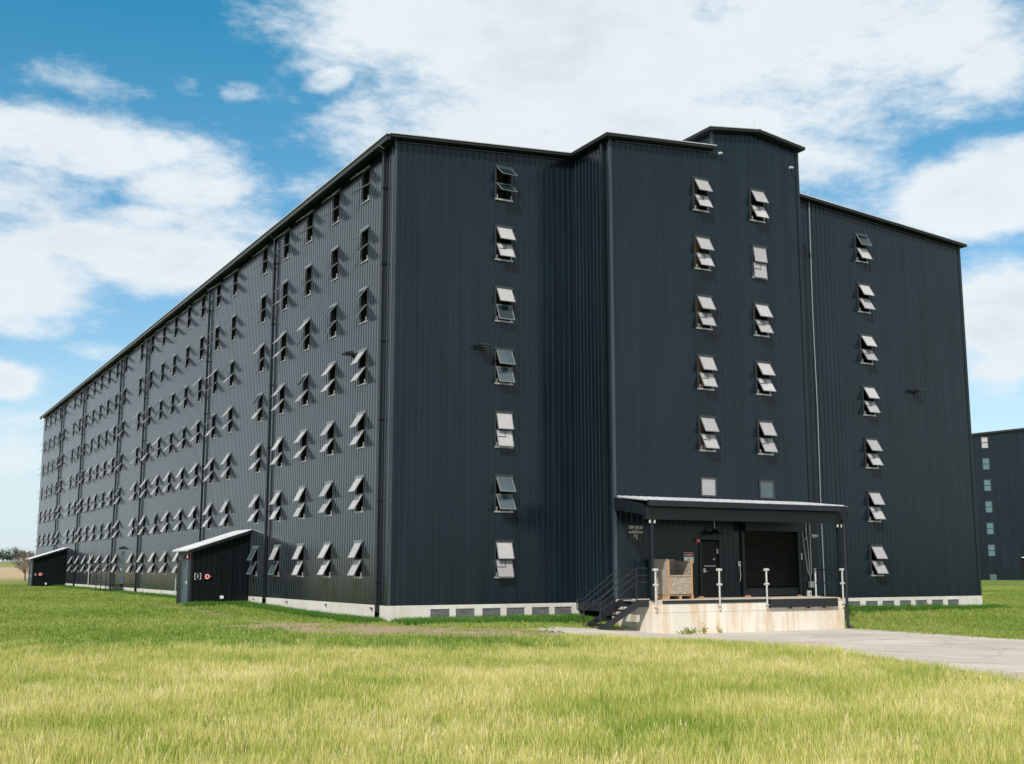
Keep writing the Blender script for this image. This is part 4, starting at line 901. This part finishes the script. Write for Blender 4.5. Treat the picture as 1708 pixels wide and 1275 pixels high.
def scatter(name, label, cl, P, scl, up=None):
    c = bpy.data.collections.new(name + '_source')
    for o in cl: c.objects.link(o)
    n = len(P); me = bpy.data.meshes.new(name); me.from_pydata(P.tolist(), [], [])
    for nm, arr in (('rz', rng.uniform(0, 6.283, n)), ('sc', scl)):
        a = me.attributes.new(nm, 'FLOAT', 'POINT'); a.data.foreach_set('value', np.asarray(arr, np.float32))
    a = me.attributes.new('ix', 'INT', 'POINT'); a.data.foreach_set('value', rng.integers(0, len(cl), n).astype(np.int32))
    ng = bpy.data.node_groups.new(name + '_scatter', 'GeometryNodeTree')
    ng.interface.new_socket('Geometry', in_out='INPUT', socket_type='NodeSocketGeometry'); ng.interface.new_socket('Geometry', in_out='OUTPUT', socket_type='NodeSocketGeometry')
    N = ng.nodes; gi = N.new('NodeGroupInput'); go_ = N.new('NodeGroupOutput'); ip = N.new('GeometryNodeInstanceOnPoints'); ci = N.new('GeometryNodeCollectionInfo')
    ci.inputs['Collection'].default_value = c; ci.inputs['Separate Children'].default_value = True; ci.inputs['Reset Children'].default_value = True
    ip.inputs['Pick Instance'].default_value = True
    def attr(nm, ty):
        a = N.new('GeometryNodeInputNamedAttribute'); a.data_type = ty; a.inputs['Name'].default_value = nm
        return [s for s in a.outputs if s.enabled and s.name == 'Attribute'][0]
    cx = N.new('ShaderNodeCombineXYZ'); ng.links.new(attr('rz', 'FLOAT'), cx.inputs[2])
    eu = N.new('FunctionNodeEulerToRotation'); ng.links.new(cx.outputs[0], eu.inputs[0])
    ng.links.new(gi.outputs[0], ip.inputs['Points']); ng.links.new(ci.outputs[0], ip.inputs['Instance']); ng.links.new(attr('ix', 'INT'), ip.inputs['Instance Index'])
    ng.links.new(eu.outputs[0], ip.inputs['Rotation']); ng.links.new(attr('sc', 'FLOAT'), ip.inputs['Scale']); ng.links.new(ip.outputs[0], go_.inputs[0])
    o = link(name, me); md = o.modifiers.new('scatter', 'NODES'); md.node_group = ng
    o['kind'] = 'stuff'; o['label'] = label; o['category'] = 'grass'
    return o
CAMX, CAMY = -14.6, -34.1
def bld(x, y, m=0.0):
    a = (x > -FO - m) & (y > -FO - m) & (x < W + FO + m); b = (x > BA - m) & (x < DX1 + m) & (y > DY - m)
    c = np.zeros_like(a)
    for Y0 in (14.8, 64.3): c |= (x > -2.55 - m) & (y > Y0 - m) & (y < Y0 + 2.3 + m) & (x < 0)
    return a | (b & (y < 1)) | c
def keep(x, y, mp=0.0):
    return ~in_poly(x, y, PAVE) & ~bld(x, y)
ny_ = lambda x, y: (np.sin(x * .9 + 1.7 * np.sin(y * .5)) + np.sin(y * 1.1 + x * .4)) * .5
# tall ripening grass of the foreground
N_ = 62000; x = rng.uniform(-34, 14, N_); y = rng.uniform(-42, -5, N_)
dist = (x - CAMX) * .557 + (y - CAMY) * .83          # a field edge that runs straight across the view
m_ = (dist < 22.2 + .5 * ny_(x, y) + rng.exponential(.9, N_) + 5.5 * ss(x, -2.5, 1.5)) & (dist > -6) & keep(x, y) & (seg_dist(x, y, PAVE + PAVE[:1]) > .12)
edge_ = (dist > 12) & (rng.uniform(0, 1, N_) < .25); m_ &= ~edge_
x, y, dist = x[m_], y[m_], dist[m_]
print('dry clumps', len(x))
sc_ = rng.uniform(.75, 1.2, len(x)) * (1 + .18 * ny_(x * .7, y * .7)) 
P = np.stack([x, y, gz(x, y)], -1)
scatter('meadow_grass', 'tall ripening yellow green grass filling the foreground', [clump('grass_tuft', 64, .24, .125, .5, .0036, 'drygrass', .30, s) for s in range(5)], P, sc_)
# short lawn
N_ = 90000; x = rng.uniform(-50, 60, N_); y = rng.uniform(-24, 78, N_)
dist = (x - CAMX) * .557 + (y - CAMY) * .83
dcam = np.hypot(x - CAMX, y - CAMY)
m_ = (dist > 20.6 - rng.exponential(.8, N_) + 5.5 * ss(x, -2.5, 1.5)) & keep(x, y) & (x < 75) & ~((x > 0) & (y > 0) & (x < W)) & (dcam < 110)
tr_ = seg_dist(x, y, TRACK); m_ &= ~((tr_ < np.where(y < 1, 2.5 + .5 * ny_(x * 2, y * 2), .8)) & (rng.uniform(0, 1, N_) < np.where(y < 1, .86, .8)))
m_ &= rng.uniform(0, 1, N_) < np.clip(1.6 - dcam / 70, .35, 1)
x, y, dcam = x[m_], y[m_], dcam[m_]; print('lawn clumps', len(x))
P = np.stack([x, y, gz(x, y)], -1)
scatter('lawn_grass', 'short green lawn round the warehouse', [clump('lawn_tuft', 46, .42, .055, .45, .008, 'lawn', .6, 20 + s) for s in range(4)], P, rng.uniform(.8, 1.35, len(x)) * (1 + dcam / 160))
# lush strip along the foundations
def strip(x0, x1, y0, y1, n): return np.stack([rng.uniform(x0, x1, n), rng.uniform(y0, y1, n)], -1)
q = np.concatenate([strip(-.1, 6.6, -1.9, -.25, 900), strip(-1.0, -.2, -.2, 14.5, 900), strip(-1.0, -.2, 17.4, 64, 1500), strip(15.5, 27.5, -1.1, -.3, 800), strip(-2.8, -.3, 13.9, 14.55, 120)])
x, y = q[:, 0], q[:, 1]; P = np.stack([x, y, gz(x, y)], -1)
scatter('wall_side_grass', 'lush dark green grass growing along the foundations', [clump('lush_tuft', 46, .25, .15, .5, .007, 'weed', .45, 40 + s) for s in range(4)], P, rng.uniform(.55, 1.1, len(x)))
q = np.concatenate([strip(15.6, 18.5, -1.1, -.2, 160), strip(18.5, 25.5, -.9, -.3, 200), strip(15.3, 17, -2.4, -.8, 90)])
x, y = q[:, 0], q[:, 1]; P = np.stack([x, y, gz(x, y)], -1)
scatter('tall_weeds', 'tall green weeds against the right wing foundation', [clump('weed_tuft', 30, .2, .22, .5, .012, 'weed', .5, 60 + s) for s in range(3)], P, rng.uniform(.6, 1.15, len(x)) * np.where(x < 18.5, 1.25, np.where(x > 24, .6, .9)))

# dead stalks with seed heads standing out of the meadow, and loose gravel along the driveway edge
def stalks(name, seed):
    r_ = np.random.default_rng(seed); mb = MB()
    for k in range(5):
        a = r_.uniform(0, 6.28); q = r_.uniform(0, .25); x_, y_ = q * math.cos(a), q * math.sin(a); hh = r_.uniform(.18, .30); lx, ly = r_.uniform(-.07, .07, 2)
        mb.tube([(x_, y_, -.02), (x_ + lx * .4, y_ + ly * .4, hh * .6), (x_ + lx, y_ + ly, hh)], .0016, 3, caps=False)
        mb.tube([(x_ + lx, y_ + ly, hh - .03), (x_ + lx * 1.15, y_ + ly * 1.15, hh + .02)], .005, 4, r2=.001, caps=False)
    return bpy.data.objects.new(name, mb.mesh(name, 'straw'))
N_ = 1500; x = rng.uniform(-30, 6, N_); y = rng.uniform(-40, -8, N_); dist = (x - CAMX) * .557 + (y - CAMY) * .83
m_ = (dist < 22) & (dist > -4) & keep(x, y) & (ny_(x * .8 + 3, y * .8) > -.15); x, y = x[m_], y[m_]
scatter('seed_stalks', 'dry straw stalks with small seed heads standing above the meadow', [stalks('stalk_source', 70 + s_) for s_ in range(3)], np.stack([x, y, gz(x, y)], -1), rng.uniform(.7, 1.1, len(x)))
def stone(name, seed):
    r_ = np.random.default_rng(seed); bm = bmesh.new(); bmesh.ops.create_icosphere(bm, subdivisions=1, radius=.022)
    for v in bm.verts: v.co *= r_.uniform(.7, 1.25); v.co.z *= .6
    me_ = bpy.data.meshes.new(name); bm.to_mesh(me_); bm.free(); me_.materials.append(M['stone']); return bpy.data.objects.new(name, me_)
EP = PAVE[9:] + PAVE[:5]; pts = []
for (x0, y0), (x1, y1) in zip(EP, EP[1:]):
    L_ = math.hypot(x1 - x0, y1 - y0); n_ = int(L_ * 28); t_ = rng.uniform(0, 1, n_); nx_, ny2 = -(y1 - y0) / L_, (x1 - x0) / L_; o_ = rng.normal(0, .22, n_)
    pts.append(np.stack([x0 + (x1 - x0) * t_ + nx_ * o_, y0 + (y1 - y0) * t_ + ny2 * o_], -1))
q = np.concatenate(pts); x, y = q[:, 0], q[:, 1]
g_ = scatter('edge_gravel', 'loose gravel scattered along the driveway edge', [stone('gravel_source', 80 + s_) for s_ in range(3)], np.stack([x, y, gz(x, y) + .035], -1), rng.uniform(.4, 1.6, len(x))); g_['category'] = 'gravel'

# weeds sprouting from the driveway joint by the dock
def leafy(name, label, x, y, n, h, rad, m='dockweed', group=None):
    mb = MB(); g_ = float(gz(x, y)) + .03; r = random.Random(int(x * 100))
    for k in range(n):
        a = r.uniform(0, 6.28); q = r.uniform(0, rad); bx, by = x + q * math.cos(a), y + q * .45 * math.sin(a); hh = h * r.uniform(.35, 1)
        tx, ty = bx + r.uniform(-.1, .1), by + r.uniform(-.06, .06); mb.tube([(bx, by, g_ - .02), (tx, ty, g_ + hh)], .004, 4, caps=False)
        for j in range(6):
            z = g_ + hh * (.25 + .15 * j); th = r.uniform(0, 6.28); l = r.uniform(.05, .11); dx, dy = math.cos(th) * l, math.sin(th) * l; c = (bx + (tx - bx) * (.25 + .15 * j), by + (ty - by) * (.25 + .15 * j))
            mb.quad((c[0], c[1], z), (c[0] + dx * .5 - dy * .3, c[1] + dy * .5 + dx * .3, z + .03), (c[0] + dx, c[1] + dy, z + .01), (c[0] + dx * .5 + dy * .3, c[1] + dy * .5 - dx * .3, z + .02))
    o = mb.build(name, m); return tag(o, label, 'weed', group)
leafy('driveway_weed', 'low yellow green weed sprawling on the driveway before the dock wall', 8.05, -4.75, 26, .20, .42, group='weeds at the foot of the dock wall')
leafy('driveway_weed', 'taller leafy weed right of the sprawling one at the dock wall', 8.80, -4.50, 8, .34, .12, group='weeds at the foot of the dock wall')
leafy('driveway_weed', 'thin pale sprout against the middle of the dock wall', 9.55, -4.40, 3, .30, .05, group='weeds at the foot of the dock wall')

# ------------------------------------------------------------------ background trees, far left
def bare_tree(name, label, x, y, h, seed, group, spread=.5, levels=5, cat='tree'):
    r = random.Random(seed); g_ = float(gz(x, y)); t_ = thing(name, label, cat, (x, y, g_), 0, group)
    tk = MB(); tw = MB()
    def br(p, d, l, rad, lv):
        q = p + d * l; (tk if lv >= levels - 1 else tw).tube([tuple(p), tuple((p + q) / 2 + Vector((r.uniform(-1, 1), r.uniform(-1, 1), 0)) * l * .05), tuple(q)], rad, 5 if lv > 2 else 3, r2=rad * .6, caps=False)
        if lv == 0: return
        for k in range(3 if lv < 3 else 4):
            nd = (d + Vector((r.uniform(-1, 1), r.uniform(-1, 1), r.uniform(-.3, .6))) * spread * 1.3).normalized(); br(p + d * l * r.uniform(.55, 1), nd, l * r.uniform(.55, .8), rad * .5, lv - 1)
    br(Vector((0, 0, -.1)), Vector((0, 0, 1)), h * .24, h * .022, levels)
    tk.build('trunk', 'twig', t_); tw.build('crown', 'twig', t_); return t_
def leaf_tree(name, label, x, y, h, w_, seed, group, m='evergreen', cat='tree', nleaf=1500, ls=None):
    r = np.random.default_rng(seed); g_ = float(gz(x, y)); t_ = thing(name, label, cat, (x, y, g_), 0, group)
    mb = MB(); mb.tube([(0, 0, -.2), (0, 0, h * .5)], w_ * .05, 6, r2=w_ * .02)
    for k in range(5):
        a = r.uniform(0, 6.28); mb.tube([(0, 0, h * (.15 + .08 * k)), (math.cos(a) * w_ * .35, math.sin(a) * w_ * .35, h * (.4 + .08 * k))], w_ * .02, 5, r2=.01)
    mb.build('trunk', 'twig', t_)
    mb = MB(); ls = ls or w_ * .05
    lobes = [(r.uniform(-.3, .3) * w_, r.uniform(-.3, .3) * w_, h * r.uniform(.3, .8), w_ * r.uniform(.18, .34)) for _ in range(12)]
    for k in range(nleaf):
        lx, ly, lz, lr = lobes[int(r.integers(12))]; v = r.normal(size=3); v /= np.linalg.norm(v); q = lr * r.uniform(.5, 1.05)
        c = np.array([lx, ly, lz]) + v * q; a = r.normal(size=3); a /= np.linalg.norm(a); b_ = np.cross(a, v); b_ /= (np.linalg.norm(b_) + 1e-6); s_ = ls * r.uniform(.5, 1.3)
        mb.quad(tuple(c - a * s_), tuple(c - b_ * s_ * .6), tuple(c + a * s_), tuple(c + b_ * s_ * .6))
    mb.build('crown', m, t_); return t_
G1 = 'trees along the far field edge'
bare_tree('bare_tree', 'tall bare tree standing above the dark shrubs on the skyline', 46.2, 520, 13.5, 3, G1, .85, 6)
bare_tree('bare_tree', 'smaller bare tree behind the brown bush by the far warehouse end', 52.5, 520, 7.5, 5, G1, .8, 6)
leaf_tree('evergreen_tree', 'dark evergreen clump at the left edge of the skyline', 41.3, 521, 4.9, 8.0, 11, G1, nleaf=900, ls=.35)
leaf_tree('evergreen_tree', 'dark evergreen clump below the tall bare tree', 47.6, 521, 4.4, 7.0, 12, G1, nleaf=900, ls=.35)
leaf_tree('evergreen_tree', 'low dark shrub between the two evergreen clumps', 44.5, 523, 2.9, 4.5, 13, G1, nleaf=500, ls=.3)
leaf_tree('evergreen_tree', 'dark shrubby tree right of the clump below the tall bare tree', 51.8, 523, 3.9, 6.0, 16, G1, nleaf=600, ls=.3)
leaf_tree('evergreen_tree', 'dark tree just outside the left of the skyline clumps', 31, 520, 6.5, 9, 14, G1, nleaf=900, ls=.35)
bare_tree('bare_shrub', 'brown twiggy bush beside the far end of the warehouse', .6, 95, 5.2, 8, None, .8, 6, 'bush')
leaf_tree('dry_bush', 'reddish brown brush at the foot of the twiggy bush', .9, 94.2, 3.6, 2.6, 21, None, 'brush', 'bush', 1500, .055)
